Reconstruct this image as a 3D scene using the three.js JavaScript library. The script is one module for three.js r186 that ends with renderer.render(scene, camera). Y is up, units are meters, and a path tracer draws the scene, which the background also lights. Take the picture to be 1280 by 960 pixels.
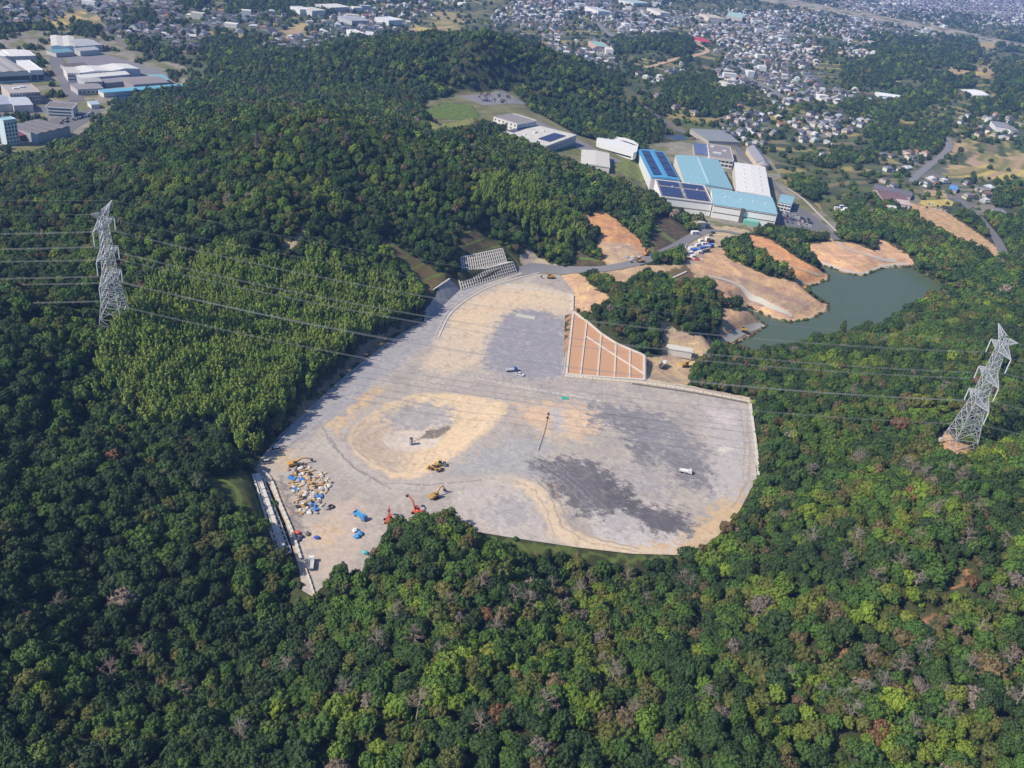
import * as THREE from 'three';
import { Sky } from 'three/addons/objects/Sky.js';
import { mergeGeometries } from 'three/addons/utils/BufferGeometryUtils.js';
import { createNoise2D } from 'simplex-noise';

// ---------------------------------------------------------------- camera, sky, sun, exposure
const scene = new THREE.Scene();
const EYE = 230;                                   // metres above the graded site
const camera = new THREE.PerspectiveCamera(47.15, 4 / 3, 1, 20000);
camera.position.set(0, EYE, 0);
camera.rotation.order = 'YXZ';
camera.rotation.set(THREE.MathUtils.degToRad(-29.6), 0, THREE.MathUtils.degToRad(7.3));
camera.updateMatrixWorld(true);
const renderer = new THREE.WebGLRenderer({ antialias: true });
renderer.toneMapping = THREE.LinearToneMapping;
renderer.toneMappingExposure = 1.2;
renderer.shadowMap.enabled = true;

const SUN = new THREE.Vector3(-0.9, 0.94, 0.43).normalize();   // read from the bamboo shadows on the haul road
const sky = new Sky();
sky.name = 'sky'; sky.scale.setScalar(15000);
sky.userData.kind = 'structure';
const su = sky.material.uniforms;
su.sunPosition.value.copy(SUN); su.turbidity.value = 3; su.rayleigh.value = 1.6; su.mieCoefficient.value = 0.004;
scene.add(sky);
scene.environmentIntensity = 0.11;
const sun = new THREE.DirectionalLight(0xffefd6, 4.6);
sun.position.copy(SUN).multiplyScalar(1500).add(new THREE.Vector3(0, 0, -500));
sun.target.position.set(0, 0, -500);
sun.castShadow = true; sun.shadow.mapSize.set(4096, 4096);
Object.assign(sun.shadow.camera, { left: -1200, right: 1200, top: 1200, bottom: -1200, near: 10, far: 4000 });
scene.add(sun, sun.target);
scene.fog = new THREE.FogExp2(0x86abf2, 0.00013);

// ---------------------------------------------------------------- helpers
let seed = 20151;
const rnd = () => { seed |= 0; seed = seed + 0x6D2B79F5 | 0; let t = Math.imul(seed ^ seed >>> 15, 1 | seed); t = t + Math.imul(t ^ t >>> 7, 61 | t) ^ t; return ((t ^ t >>> 14) >>> 0) / 4294967296; };
const rr = (a, b) => a + (b - a) * rnd(), pick = a => a[Math.floor(rnd() * a.length)];
const n2 = createNoise2D(rnd), n2b = createNoise2D(rnd), n2c = createNoise2D(rnd);
const fbm = (x, y, o = 4) => { let s = 0, a = .5; for (let i = 0; i < o; i++) { s += a * n2(x, y); x = x * 2.03 + 17; y = y * 2.03 - 9; a *= .5; } return s; };
const sstep = (a, b, x) => { const t = Math.min(1, Math.max(0, (x - a) / (b - a))); return t * t * (3 - 2 * t); };
const lerp = (a, b, t) => a + (b - a) * t;
const V = (x, y, z) => new THREE.Vector3(x, y, z);
const E = camera.matrixWorld.elements, FL = 1100;
// survey: the spot at height h seen at a point of the 1280 x 960 photograph
function rayOf(px, py) { const a = (px - 640) / FL, b = (480 - py) / FL; return [E[0] * a + E[4] * b - E[8], E[1] * a + E[5] * b - E[9], E[2] * a + E[6] * b - E[10]]; }
function at(px, py, h = 0) { const d = rayOf(px, py), t = (h - EYE) / d[1]; return [d[0] * t, d[2] * t]; }
function toPx(x, y, z) { const dx = x, dy = y - EYE, dz = z; const u = dx * E[0] + dy * E[1] + dz * E[2], v = dx * E[4] + dy * E[5] + dz * E[6], w = -(dx * E[8] + dy * E[9] + dz * E[10]); return w > 0 ? [640 + FL * u / w, 480 - FL * v / w, w] : [-9999, -9999, 1]; }
const poly = (pts, h = 0) => pts.map(p => at(p[0], p[1], p[2] ?? h));
function inPoly(P, x, z) { let c = false; for (let i = 0, j = P.length - 1; i < P.length; j = i++) { const a = P[i], b = P[j]; if ((a[1] > z) !== (b[1] > z) && x < (b[0] - a[0]) * (z - a[1]) / (b[1] - a[1]) + a[0]) c = !c; } return c; }
function sdPoly(P, x, z) {                          // signed distance, negative inside
  let d = 1e12, c = false;
  for (let i = 0, j = P.length - 1; i < P.length; j = i++) {
    const a = P[i], b = P[j], ex = b[0] - a[0], ez = b[1] - a[1], wx = x - a[0], wz = z - a[1];
    const t = Math.min(1, Math.max(0, (wx * ex + wz * ez) / (ex * ex + ez * ez + 1e-9))), qx = wx - ex * t, qz = wz - ez * t;
    d = Math.min(d, qx * qx + qz * qz);
    if ((a[1] > z) !== (b[1] > z) && x < (b[0] - a[0]) * (z - a[1]) / (b[1] - a[1]) + a[0]) c = !c;
  }
  return (c ? -1 : 1) * Math.sqrt(d);
}
function bbox(P, m = 0) { let a = 1e9, b = -1e9, c = 1e9, d = -1e9; for (const p of P) { a = Math.min(a, p[0]); b = Math.max(b, p[0]); c = Math.min(c, p[1]); d = Math.max(d, p[1]); } return [a - m, b + m, c - m, d + m]; }
function sdLine(L, x, z) { let d = 1e12; for (let i = 0; i + 1 < L.length; i++) { const a = L[i], b = L[i + 1], ex = b[0] - a[0], ez = b[1] - a[1], wx = x - a[0], wz = z - a[1]; const t = Math.min(1, Math.max(0, (wx * ex + wz * ez) / (ex * ex + ez * ez + 1e-9))), qx = wx - ex * t, qz = wz - ez * t; d = Math.min(d, qx * qx + qz * qz); } return Math.sqrt(d); }

const names = {};
const numbered = n => { const k = names[n] = (names[n] ?? -1) + 1; return k ? n + '_' + String(k).padStart(3, '0') : n; };
function tag(o, label, category, group) { o.userData.label = label; o.userData.category = category; if (group) o.userData.group = group; else delete o.userData.group; return o; }
function thing(name, label, category, pos = [0, 0, 0], turn = 0, group) { const g = new THREE.Group(); g.name = numbered(name); g.position.set(...pos); g.rotation.y = turn; tag(g, label, category, group); scene.add(g); return g; }
function part(name, geo, mat, parent) { const m = new THREE.Mesh(geo, mat); m.name = name; m.castShadow = m.receiveShadow = true; parent.add(m); return m; }
function struct(name, geo, mat) { const m = part(numbered(name), geo, mat, scene); m.userData.kind = 'structure'; return m; }
function solo(name, geo, mat, label, category, pos, turn = 0, group) { const m = part(numbered(name), geo, mat, scene); if (pos) m.position.set(...pos); m.rotation.y = turn; return tag(m, label, category, group); }
function dup(src, pos, turn, label, group) { const c = src.clone(); c.name = numbered(src.name.replace(/_\d{3}$/, '')); c.userData = { ...src.userData }; c.position.set(...pos); c.rotation.y = turn; if (label) c.userData.label = label; if (group) c.userData.group = group; scene.add(c); return c; }
const sharedBox = new THREE.BoxGeometry(1, 1, 1);
function box(w, h, d, x = 0, y = 0, z = 0) { const g = sharedBox.clone(); g.scale(w, h, d); g.translate(x, y + h / 2, z); return g; }
function boxPart(name, w, h, d, x, y, z, mat, parent) { const m = part(name, sharedBox, mat, parent); m.scale.set(w, h, d); m.position.set(x, y + h / 2, z); return m; }
function beam(a, b, w, h = w) { const g = sharedBox.clone(), A = V(...a), B = V(...b), L = A.distanceTo(B); g.scale(w, h, L); const m = new THREE.Matrix4().lookAt(A, B, Math.abs(B.y - A.y) > .98 * L ? V(1, 0, 0) : V(0, 1, 0)); m.setPosition(A.add(B).multiplyScalar(.5)); g.applyMatrix4(m); return g; }
const lin = (r, g, b) => new THREE.Color().setRGB(r / 255, g / 255, b / 255, THREE.SRGBColorSpace);
const MATS = {};
function mat(r, g, b, rough = .85, metal = 0) { const k = [r, g, b, rough, metal].join(); return MATS[k] ??= new THREE.MeshStandardMaterial({ color: lin(r, g, b), roughness: rough, metalness: metal }); }
const jit = (c, a = .1) => { const k = 1 + rr(-a, a), t = rr(-a, a) * .3; return [c[0] * (k + t), c[1] * k, c[2] * (k - t)]; };
// ---------------------------------------------------------------- terrain: surveyed heights, then graded pads, slopes and the lake
const CTRL = [
  // graded site
  [540,400,0],[690,345,0],[940,500,0],[850,690,0],[400,710,0],[340,570,0],[640,550,0],[760,600,0],[800,480,0],[470,640,0],
  // bamboo slope and the left hill
  [300,500,9],[250,420,15],[146,412,25],[60,380,24],[420,380,13],[480,330,18],[540,300,22],[375,290,38],[430,220,50],[420,165,62],[330,170,58],[250,240,42],[230,150,30],[130,215,22],[40,250,15],[20,330,25],[0,450,32],[100,520,18],[200,560,8],[60,620,22],[200,660,9],[20,780,18],[180,800,1],[100,930,8],[300,690,8],[270,610,12],[305,630,8],[360,780,-8],[300,900,0],[350,720,-3],
  // foreground ridge and the right hill
  [480,720,5],[560,682,13],[525,676,11],[500,695,8],[650,712,-6],[700,740,-9],[760,724,-10],[800,740,-10],[860,730,-8],[600,800,12],[450,850,9],[640,940,18],[850,820,12],[850,950,16],[1000,800,22],[1050,950,24],[1250,900,32],[1250,720,36],[1100,680,29],[960,640,2],[1200,557,26],[1100,560,20],[1000,560,9],[1000,480,2],[1100,450,6],[1200,420,10],[1270,400,12],[1250,340,2],
  // around the lake
  [940,450,-7],[1180,372,-10],[1050,425,-9],[1170,400,-4],[835,450,-7],[800,395,9],[760,365,5],[870,395,4],[850,380,8],[900,335,1],[950,362,-2],[960,312,-1],[1000,335,-4],[1060,312,-3],[1120,318,-6],[1060,330,-7],[860,300,-3],[760,290,10],[700,290,13],[650,330,4],[640,270,26],[560,250,40],[700,220,22],[620,200,24],[800,270,2],[850,285,-4],
  // works on the plateau behind the ridge
  [820,200,-9],[890,272,-9],[970,283,-9],[900,190,-10],[1000,270,-10],[640,130,6],[570,140,14],[680,180,5],[780,200,-2],[530,168,26],[1060,260,-10],
  // far hill and saddle
  [590,44,68],[520,58,46],[450,76,28],[380,84,8],[640,60,54],[700,98,30],[660,112,16],[600,80,42],[560,100,16],[480,108,14],[540,80,34],[780,150,2],[832,168,-16],
  // plains
  [200,114,-18],[100,168,-18],[0,205,-18],[150,100,-20],[60,60,-20],[250,90,-6],[300,60,-20],[0,20,-22],[300,20,-22],[640,10,-22],[900,10,-24],[1200,10,-26],[760,60,-20],[1000,60,-22],[1000,180,-12],[1100,205,-12],[1200,225,-10],[1280,300,-2],[1240,130,0],[1130,70,18],[1200,90,12],[1050,80,0],[1250,60,-18],[1130,165,-8],[910,120,0],[820,55,0],[950,95,-20],[870,85,-18],
].map(([a, b, h]) => [...at(a, b, h), h]).concat([[-700,-300,20],[650,-200,36],[0,0,18],[-300,0,20],[420,0,30],[-300,-150,14],[-110,-1500,-19],[-3200,-6000,-26],[3200,-6500,-26],[-2500,-1000,-20],[2500,-1000,0],[0,-7000,-26],[900,-500,20],[1500,-3000,-20],[500,-700,8]]);
const CN = CTRL.length, KS = 24 * 24, kern = (dx, dz) => Math.sqrt(dx * dx + dz * dz + KS);
const CW = (() => {
  const n = CN + 1, A = [];
  for (let i = 0; i < CN; i++) { A.push([]); for (let j = 0; j < CN; j++) A[i].push(kern(CTRL[i][0] - CTRL[j][0], CTRL[i][1] - CTRL[j][1]) + (i === j ? -2.5 : 0)); A[i].push(1, CTRL[i][2]); }
  A.push([...Array(CN).fill(1), 0, 0]);
  for (let i = 0; i < n; i++) { let p = i; for (let k = i + 1; k < n; k++) if (Math.abs(A[k][i]) > Math.abs(A[p][i])) p = k; [A[i], A[p]] = [A[p], A[i]]; for (let k = i + 1; k < n; k++) { const f = A[k][i] / A[i][i]; if (f) for (let j = i; j <= n; j++) A[k][j] -= f * A[i][j]; } }
  const w = Array(n).fill(0); for (let i = n - 1; i >= 0; i--) { let s = A[i][n]; for (let j = i + 1; j < n; j++) s -= A[i][j] * w[j]; w[i] = s / A[i][i]; } return w;
})();
function rawH(x, z) { let s = CW[CN]; for (let i = 0; i < CN; i++) s += CW[i] * kern(x - CTRL[i][0], z - CTRL[i][1]); const hill = sstep(4, 24, s); return s + hill * (11 * fbm(x / 130, z / 130, 3) - 5 * Math.abs(n2c(x / 95, z / 95)) + 2 + 2.2 * n2b(x / 40, z / 40)); }

const SITE = poly([[700,343],[718,365],[715,390],[708,468],[805,475],[870,484],[940,500],[945,550],[946,598],[925,637],[892,676],[857,694],[790,692],[720,684],[640,672],[592,664],[566,652],[525,656],[482,674],[464,702],[455,718],[420,722],[400,736],[391,746],[378,738],[374,712],[357,655],[336,605],[316,585],[330,568],[350,543],[400,498],[450,455],[500,418],[530,402],[560,370],[577,359],[605,350],[646,340]]);
const BASIN = poly([[438,546],[447,530],[480,508],[520,494],[560,493],[598,498],[624,503],[626,516],[608,534],[580,558],[548,580],[520,592],[492,592],[462,577],[443,562]]);
const LAKE = poly([[898,440],[915,432],[940,420],[957,408],[946,396],[925,386],[935,384],[960,396],[985,403],[1007,401],[1034,389],[1036,380],[1022,373],[1008,362],[1014,358],[1034,351],[1036,344],[1026,337],[1022,331],[1044,337],[1061,343],[1080,345],[1089,341],[1100,336],[1119,334],[1138,334],[1184,361],[1172,370],[1155,374],[1142,380],[1124,392],[1108,406],[1092,414],[1072,414],[1050,420],[1020,428],[1000,434],[960,440],[930,446]], -11);
const plane3 = (a, b, c) => { const u = V(b[0] - a[0], b[1] - a[1], b[2] - a[2]), v = V(c[0] - a[0], c[1] - a[1], c[2] - a[2]), n = u.cross(v); return (x, z) => a[1] - (n.x * (x - a[0]) + n.z * (z - a[2])) / n.y; };
const P3 = (px, py, h) => { const q = at(px, py, h); return [q[0], h, q[1]]; };
// framed slopes (corners: foot left, foot right, head right, head left)
const CRIB1 = [P3(577,362.5,0), P3(646,341,0), P3(641,327.5,6.5), P3(572,345,6.5)];
const CRIB2 = [P3(578,340,6.7), P3(633,327,6.7), P3(628,311,13.2), P3(576,322,13.2)];
const ORANGE = [P3(708,468,0), P3(805,475,0), P3(805,440,2.2), P3(715,390,2.6)];
const SHOT = [P3(530,404,0), P3(576,361,0), P3(562,349,7), P3(532,369,7)];
const CRIBL = [P3(364,690,0), P3(327,592,0), P3(316,594,2.6), P3(348,697,2.6)];
const xz = q => q.map(p => [p[0], p[2]]);
const ORP = xz(ORANGE);
const flat = h => () => h;
const PADS = [
  [poly([[530,133],[560,127],[575,121],[642,121],[662,140],[722,166],[800,178],[812,200],[810,232],[770,218],[740,212],[690,197],[640,172],[600,160],[560,167],[532,156]], 7), (x, z) => lerp(-6, 12, sstep(150, -60, x)), 26],
  [poly([[808,181],[850,176],[900,172],[962,196],[985,236],[1012,252],[1046,278],[1040,300],[990,292],[960,288],[930,292],[890,284],[850,268],[812,240]], -9), flat(-9), 22],
  [poly([[-60,50],[40,38],[130,40],[162,65],[232,84],[236,110],[150,120],[130,154],[78,186],[34,199],[-60,208]], -20), flat(-20), 30],
  [SITE, flat(-.12), 9],
  [BASIN, flat(-4.5), 1],
  [[CRIB1[3], CRIB1[2], CRIB2[1], CRIB2[0], CRIB2[0]].map(p => [p[0], p[2]]), flat(5.6), 6],
  [xz(CRIB2), plane3(CRIB2[0], CRIB2[1], CRIB2[2]), 5],
  [xz(CRIB1), plane3(CRIB1[0], CRIB1[1], CRIB1[2]), 3],
  [ORP, plane3(ORANGE[0], ORANGE[1], ORANGE[3]), 2.5],
  [xz(SHOT), plane3(SHOT[0], SHOT[1], SHOT[2]), 4],
  [xz(CRIBL), plane3(CRIBL[0], CRIBL[1], CRIBL[2]), 4],
  [LAKE, (x, z, d) => -11 - Math.min(3, Math.max(0, -d) * .3), 13],
].map(([P, f, b]) => ({ P, f, b, bb: bbox(P, b) }));
function shape(x, z) {
  let h = rawH(x, z);
  for (const { P, f, b, bb } of PADS) { if (x < bb[0] || x > bb[1] || z < bb[2] || z > bb[3]) continue; const d = sdPoly(P, x, z); if (d < b) { let w = 1 - sstep(0, b, d); h = lerp(h, f(x, z, d) - (P.length === 4 ? (P === ORP ? .3 : 1.3) : 0), w); } }
  return h;
}
const NX0 = -480, NX1 = 480, NZ0 = -1000, NZ1 = -61, ST = 3, NNX = Math.round((NX1 - NX0) / ST), NNZ = Math.round((NZ1 - NZ0) / ST);
const HG = new Float32Array((NNX + 1) * (NNZ + 1));
for (let j = 0; j <= NNZ; j++) for (let i = 0; i <= NNX; i++) HG[j * (NNX + 1) + i] = shape(NX0 + i * ST, NZ0 + j * ST);
// far grid lines
const FXS = [], FZS = []; { for (let x = -3600; x <= 4200; x += (x < -1200 || x >= 1400) ? 60 : 20) FXS.push(x); for (let z = -7600; z < 200; z += z < -2600 ? 80 : 20) FZS.push(z); }
const FG = new Float32Array(FXS.length * FZS.length);
FZS.forEach((z, j) => FXS.forEach((x, i) => { FG[j * FXS.length + i] = shape(x, z); }));
const locate = (L, v) => { let a = 0, b = L.length - 2; while (a < b) { const m = (a + b + 1) >> 1; if (L[m] <= v) a = m; else b = m - 1; } return a; };
function tri(h00, h10, h01, h11, u, v) { return u + v <= 1 ? h00 + (h10 - h00) * u + (h01 - h00) * v : h11 + (h01 - h11) * (1 - u) + (h10 - h11) * (1 - v); }
function H(x, z) {
  if (x >= NX0 && x < NX1 && z >= NZ0 && z < NZ1) { const fx = (x - NX0) / ST, fz = (z - NZ0) / ST, i = Math.floor(fx), j = Math.floor(fz), o = j * (NNX + 1) + i; return tri(HG[o], HG[o + 1], HG[o + NNX + 1], HG[o + NNX + 2], fx - i, fz - j); }
  const i = locate(FXS, x), j = locate(FZS, z), o = j * FXS.length + i, W = FXS.length;
  return tri(FG[o], FG[o + 1], FG[o + W], FG[o + W + 1], Math.min(1, Math.max(0, (x - FXS[i]) / (FXS[i + 1] - FXS[i]))), Math.min(1, Math.max(0, (z - FZS[j]) / (FZS[j + 1] - FZS[j]))));
}
// the first ground point along the line of sight through a point of the photograph
function hit(px, py) {
  const d = rayOf(px, py), L = Math.hypot(...d); let t = 60 / L, step = 8 / L, pt = t;
  for (; t < 9000 / L; pt = t, t += Math.max(step, t * .008)) if (EYE + d[1] * t < H(d[0] * t, d[2] * t)) { let a = pt, b = t; for (let k = 0; k < 18; k++) { const m = (a + b) / 2; if (EYE + d[1] * m < H(d[0] * m, d[2] * m)) b = m; else a = m; } return [d[0] * b, d[2] * b]; }
  return [d[0] * t, d[2] * t];
}
const hits = pts => pts.map(p => hit(p[0], p[1]));
// boundary of the fine grid follows the coarse one so that no crack opens
{ const far = (x, z) => { const i = locate(FXS, x), j = locate(FZS, z), o = j * FXS.length + i, W = FXS.length; return tri(FG[o], FG[o + 1], FG[o + W], FG[o + W + 1], (x - FXS[i]) / (FXS[i + 1] - FXS[i]), (z - FZS[j]) / (FZS[j + 1] - FZS[j])); };
  for (let j = 0; j <= NNZ; j++) for (let i = 0; i <= NNX; i++) if (!i || !j || i === NNX || j === NNZ) HG[j * (NNX + 1) + i] = far(NX0 + i * ST, NZ0 + j * ST); }

// what covers the land beyond the ridge, in 32 x 16 squares of the photograph's grid: # close houses, + scattered houses, w woods, f fields and orchards, y ripe or bare fields, . kept clear
const COVER = [
  '#####+#wfw' + 'wwww++++ff' + '####++ffff' + 'ff+####+##',
  '#+yy#w#+##' + '+f+##++yf+' + '##+####+##' + '##+#+f+f+#',
  'wwfw####f+' + '+y++#+yyff' + '+#f+##f###' + '#++#+++fff',
  'wfw..wf+ww' + '+#+wwwwwww' + 'w+++wwwf##' + '#+f+wwfwyw',
  'www...wfww' + 'wwwwwwwwww' + 'w###ffwf##' + '##f+wwwwff',
  '....f.wfww' + 'wwwwwwwwww' + 'w##+ff+f##' + '#+fwwwfyyw',
  '......wwww' + 'wwwwwwwwww' + 'ww+#f+ww##' + '##fwwfwwfw',
  '.....wwwww' + 'wwwwwwwwww' + 'wwwwf+wwwf' + '###+fwwffw',
  '....wwwwww' + 'wwwwwwwwww' + 'wwwwww+ww+' + '+ffwwwffww',
  'wwwwwwwwww' + 'wwwwwwwwww' + 'wwwwww+f##' + '+##+wff+++',
  'wwwwwwwwww' + 'wwwwwwwwww' + 'wwwwwwff##' + 'f##fwwwf++',
  'wwwwwwwwww' + 'wwwwwwwwww' + 'wwwwwwff++' + 'f+ffwwwyff',
  'wwwwwwwwww' + 'wwwwwwwwww' + 'wwwwwwwwww' + 'ffww+##fyy',
  'wwwwwwwwww' + 'wwwwwwwwww' + 'wwwwwwwwww' + 'ffff+##yyy',
  'wwwwwwwwww' + 'wwwwwwwwww' + 'wwwwwwwwww' + 'fwff+f##ff',
  'wwwwwwwwww' + 'wwwwwwwwww' + 'wwwwwwwwww' + 'wwffw.y##w',
  'wwwwwwwwww' + 'wwwwwwwwww' + 'wwwwwwwwww' + 'wwfww.yf#+',
];
function coverAt(x, y, z) {
  if (y > 14) return 'w';
  const p = toPx(x, y, z); const px = p[0] + 9 * n2(x / 60, z / 60) + 4 * n2b(x / 22, z / 22), py = p[1] + 5 * n2b(x / 70, z / 70 + 5);
  const c = Math.min(39, Math.max(0, Math.floor(px / 32))), r = Math.max(0, Math.floor(py / 16)); return r < COVER.length ? COVER[r][c] : 'w';
}
// bare ground, cut slopes and lawns: outline in the photograph, colour, keeps trees away
const BARE = [
  [[[866,314],[885,308],[904,311],[908,322],[930,332],[960,345],[992,352],[1004,359],[1020,374],[1036,380],[1036,389],[1007,402],[985,404],[960,397],[925,384],[905,376],[877,352],[860,337]], [196,160,126]],
  [[[885,345],[920,345],[960,360],[1000,372],[1020,382],[1000,392],[960,380],[920,368]], [172,146,124]],
  [[[936,292],[960,299],[980,311],[1000,325],[1020,335],[1036,343],[1035,352],[1012,359],[995,353],[990,344],[960,324],[945,316],[937,304]], [208,152,104]],
  [[[1006,306],[1036,302],[1038,297],[1056,303],[1075,306],[1095,316],[1098,299],[1110,303],[1141,327],[1139,333],[1119,334],[1100,337],[1089,341],[1080,345],[1061,343],[1044,337],[1022,329],[1009,314]], [206,166,132]],
  [[[716,269],[737,269],[752,263],[767,272],[800,299],[808,318],[795,328],[766,336],[758,330],[745,307],[750,290]], [204,152,108]],
  [[[748,302],[790,305],[806,318],[790,330],[768,336],[756,322]], [186,160,134]],
  [[[690,345],[722,337],[762,372],[755,382],[735,391],[716,384],[714,366]], [196,162,128]],
  [[[742,340],[790,332],[850,331],[882,342],[900,354],[880,356],[860,352],[838,352],[806,346],[786,352],[775,358],[760,352]], [178,152,122]],
  [[[702,470],[711,386],[722,384],[716,470]], [168,128,98]],
  [[[856,302],[884,282],[915,283],[938,288],[930,300],[906,303],[892,312],[872,330],[856,332]], [176,158,134]],
  [[[652,321],[660,311],[702,334],[690,341],[655,341]], [176,162,142]],
  [[[820,398],[834,407],[865,419],[893,430],[884,442],[866,455],[866,468],[860,484],[808,476],[806,446],[828,443],[829,425]], [190,166,134]],
  [[[806,472],[940,496],[942,502],[806,479]], [198,180,158]],
  [[[903,384],[925,389],[946,396],[958,408],[941,421],[915,435],[898,434],[900,408]], [186,152,122]],
  [[[1170,542],[1186,540],[1206,556],[1212,572],[1190,574],[1174,570]], [200,160,118]],
  [[[1204,710],[1212,712],[1196,738],[1188,736]], [150,104,80]], [[[1166,762],[1172,766],[1156,790],[1150,786]], [150,104,80]], [[[1044,818],[1060,812],[1054,824],[1034,828]], [160,116,86]],
  [[[349,318],[356,306],[372,296],[384,276],[389,278],[378,300],[360,316],[353,322]], [176,158,128]],
  [[[380,500],[365,520],[372,540],[356,545],[340,560],[318,585],[330,590],[352,566],[402,506],[400,497]], [150,126,104]],
  [[[400,497],[450,452],[498,416],[528,400],[524,396],[480,415],[440,445],[395,488]], [150,126,104]],
];
const GREEN = [
  [[[474,304],[484,300],[560,350],[532,371],[524,357],[495,327]], [104,92,58], 1],
  [[[576,290],[586,286],[601,291],[626,306],[629,312],[600,317],[576,322],[573,306]], [80,72,50], 1],
  [[[629,311],[648,326],[661,341],[646,341],[641,327]], [98,90,60], 1],
  [[[820,271],[838,272],[862,294],[840,310],[815,322],[812,300]], [78,66,54], 1],
  [[[717,311],[757,329],[750,332],[717,333]], [84,70,56], 1],
  [[[832,340],[858,332],[872,352],[852,356],[838,352]], [104,88,62], 1],
  [[[255,600],[300,590],[320,592],[345,650],[330,655],[300,640],[262,612]], [66,82,36], 1],
  [[[596,668],[640,675],[720,688],[790,696],[850,697],[845,701],[790,703],[720,695],[650,684],[604,674]], [84,100,46], 0],
  [[[526,137],[560,128],[590,132],[600,146],[590,150],[532,148]], [86,108,44], 0],
  [[[532,150],[590,148],[604,158],[575,166],[540,166]], [118,126,66], 0],
  [[[768,196],[805,198],[806,228],[790,224],[770,214]], [110,122,62], 0],
  [[[690,178],[735,186],[760,192],[790,198],[760,200],[700,190]], [98,108,54], 0],
  [[[1138,337],[1186,358],[1182,366],[1134,342]], [96,110,50], 0],
  [[[1130,252],[1180,262],[1220,290],[1260,318],[1245,324],[1190,300],[1150,275]], [176,150,112], 0],
  [[[1218,182],[1262,182],[1290,210],[1280,222],[1240,200]], [148,136,82], 0],
  [[[1160,208],[1190,212],[1215,222],[1205,226],[1165,216]], [166,146,110], 0],
];
const BAREW = BARE.map(([p, c]) => { const P = hits(p); return { P, c, bb: bbox(P, 8) }; });
const GREENW = GREEN.map(([p, c, s]) => { const P = hits(p); return { P, c, s, bb: bbox(P, 8) }; });
const CLEARS = [SITE, LAKE, ...PADS.slice(0, 3).map(p => p.P), ...PADS.slice(5, 11).map(p => p.P)].map(P => ({ P, bb: bbox(P, 6) })).concat(BAREW, GREENW);
const ROADL = [];                                    // centre lines of roads, trees keep off
const isClear = (x, z, m) => { for (const c of CLEARS) { const b = c.bb; if (x > b[0] && x < b[1] && z > b[2] && z < b[3] && sdPoly(c.P, x, z) < m) return true; } for (const r of ROADL) { const b = r.bb; if (x > b[0] && x < b[1] && z > b[2] && z < b[3] && sdLine(r.L, x, z) < r.w / 2 + m) return true; } return false; };

function makeTexture(w, h, f) {                       // f(u, v) -> sRGB colour 0..255
  const d = new Uint8Array(w * h * 4); for (let j = 0; j < h; j++) for (let i = 0; i < w; i++) { const c = f(i, j), o = (j * w + i) * 4; d[o] = Math.max(0, Math.min(255, c[0])); d[o + 1] = Math.max(0, Math.min(255, c[1])); d[o + 2] = Math.max(0, Math.min(255, c[2])); d[o + 3] = 255; }
  const t = new THREE.DataTexture(d, w, h); t.colorSpace = THREE.SRGBColorSpace; t.magFilter = t.minFilter = THREE.LinearFilter; t.needsUpdate = true; return t;
}
const mixc = (a, b, t) => [a[0] + (b[0] - a[0]) * t, a[1] + (b[1] - a[1]) * t, a[2] + (b[2] - a[2]) * t];
const floorCol = (x, z) => { const n = fbm(x / 14, z / 14, 3), m = n2b(x / 3, z / 3); return [56 + 14 * n + 8 * m, 62 + 14 * n + 8 * m, 34 + 9 * n + 5 * m]; };
const nearTex = makeTexture(2048, 2048, (i, j) => {
  const x = lerp(NX0, NX1, (i + .5) / 2048), z = lerp(NZ0, NZ1, (j + .5) / 2048);
  let c = floorCol(x, z); const wx = x + 2.2 * n2(x / 9, z / 9) + .8 * n2b(x / 2.5, z / 2.5), wz = z + 2.2 * n2c(x / 9, z / 9) + .8 * n2(x / 2.5 + 9, z / 2.5);
  for (const b of BAREW) { const q = b.bb; if (x < q[0] || x > q[1] || z < q[2] || z > q[3]) continue; const d = sdPoly(b.P, wx, wz); if (d < 1) { const n = fbm(x / 18, z / 18, 4), s = n2b((x + z) / 6, (x - z) / 1.6), m = n2c(x / 1.3, z / 1.3); const y = H(x, z), bench = Math.abs((y + .5 * n) / 2.3 % 1) < .13 ? .09 : 0, rill = n2(x / 2.2 + .3 * y, z / 2.2 - .3 * y) > .5 ? -.1 : 0, k = 1 + .16 * n + .06 * s + .045 * m + bench + rill; c = mixc(c, [b.c[0] * k, b.c[1] * k * (1 + .03 * n), b.c[2] * k * (1 - .1 * n)], 1 - sstep(-.8, 1, d)); if (n2b(x / 4 + 70, z / 4) + .5 * n2c(x / 1.4, z / 1.4) > .92) c = mixc(c, [104, 100, 62], .7); } }
  for (const b of GREENW) { const q = b.bb; if (x < q[0] || x > q[1] || z < q[2] || z > q[3]) continue; const d = sdPoly(b.P, wx, wz); if (d < 1) { const n = fbm(x / 9, z / 9, 4), m = n2c(x / 1.2, z / 1.2); let k = b.c; if (b.s) { const y = H(x, z), st = Math.abs((y / 4.6) % 1); k = st < .14 ? [98, 116, 52] : n > .12 ? mixc(k, [98, 92, 50], .6) : k; } else if (n > .05) k = mixc(k, [k[0] * 1.12, k[1] * 1.05, k[2] * 1.1], .8); const g = 1 + .12 * n + .06 * m; c = mixc(c, [k[0] * g, k[1] * g, k[2] * g], 1 - sstep(-.8, 1, d)); } }
  if (z < -560 && !isNear(x, z)) { c = farCol(x, z, c); }
  return c;
});
function isNear(x, z) { for (const b of [...BAREW, ...GREENW]) { const q = b.bb; if (x > q[0] && x < q[1] && z > q[2] && z < q[3] && sdPoly(b.P, x, z) < 1) return true; } return false; }
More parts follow.
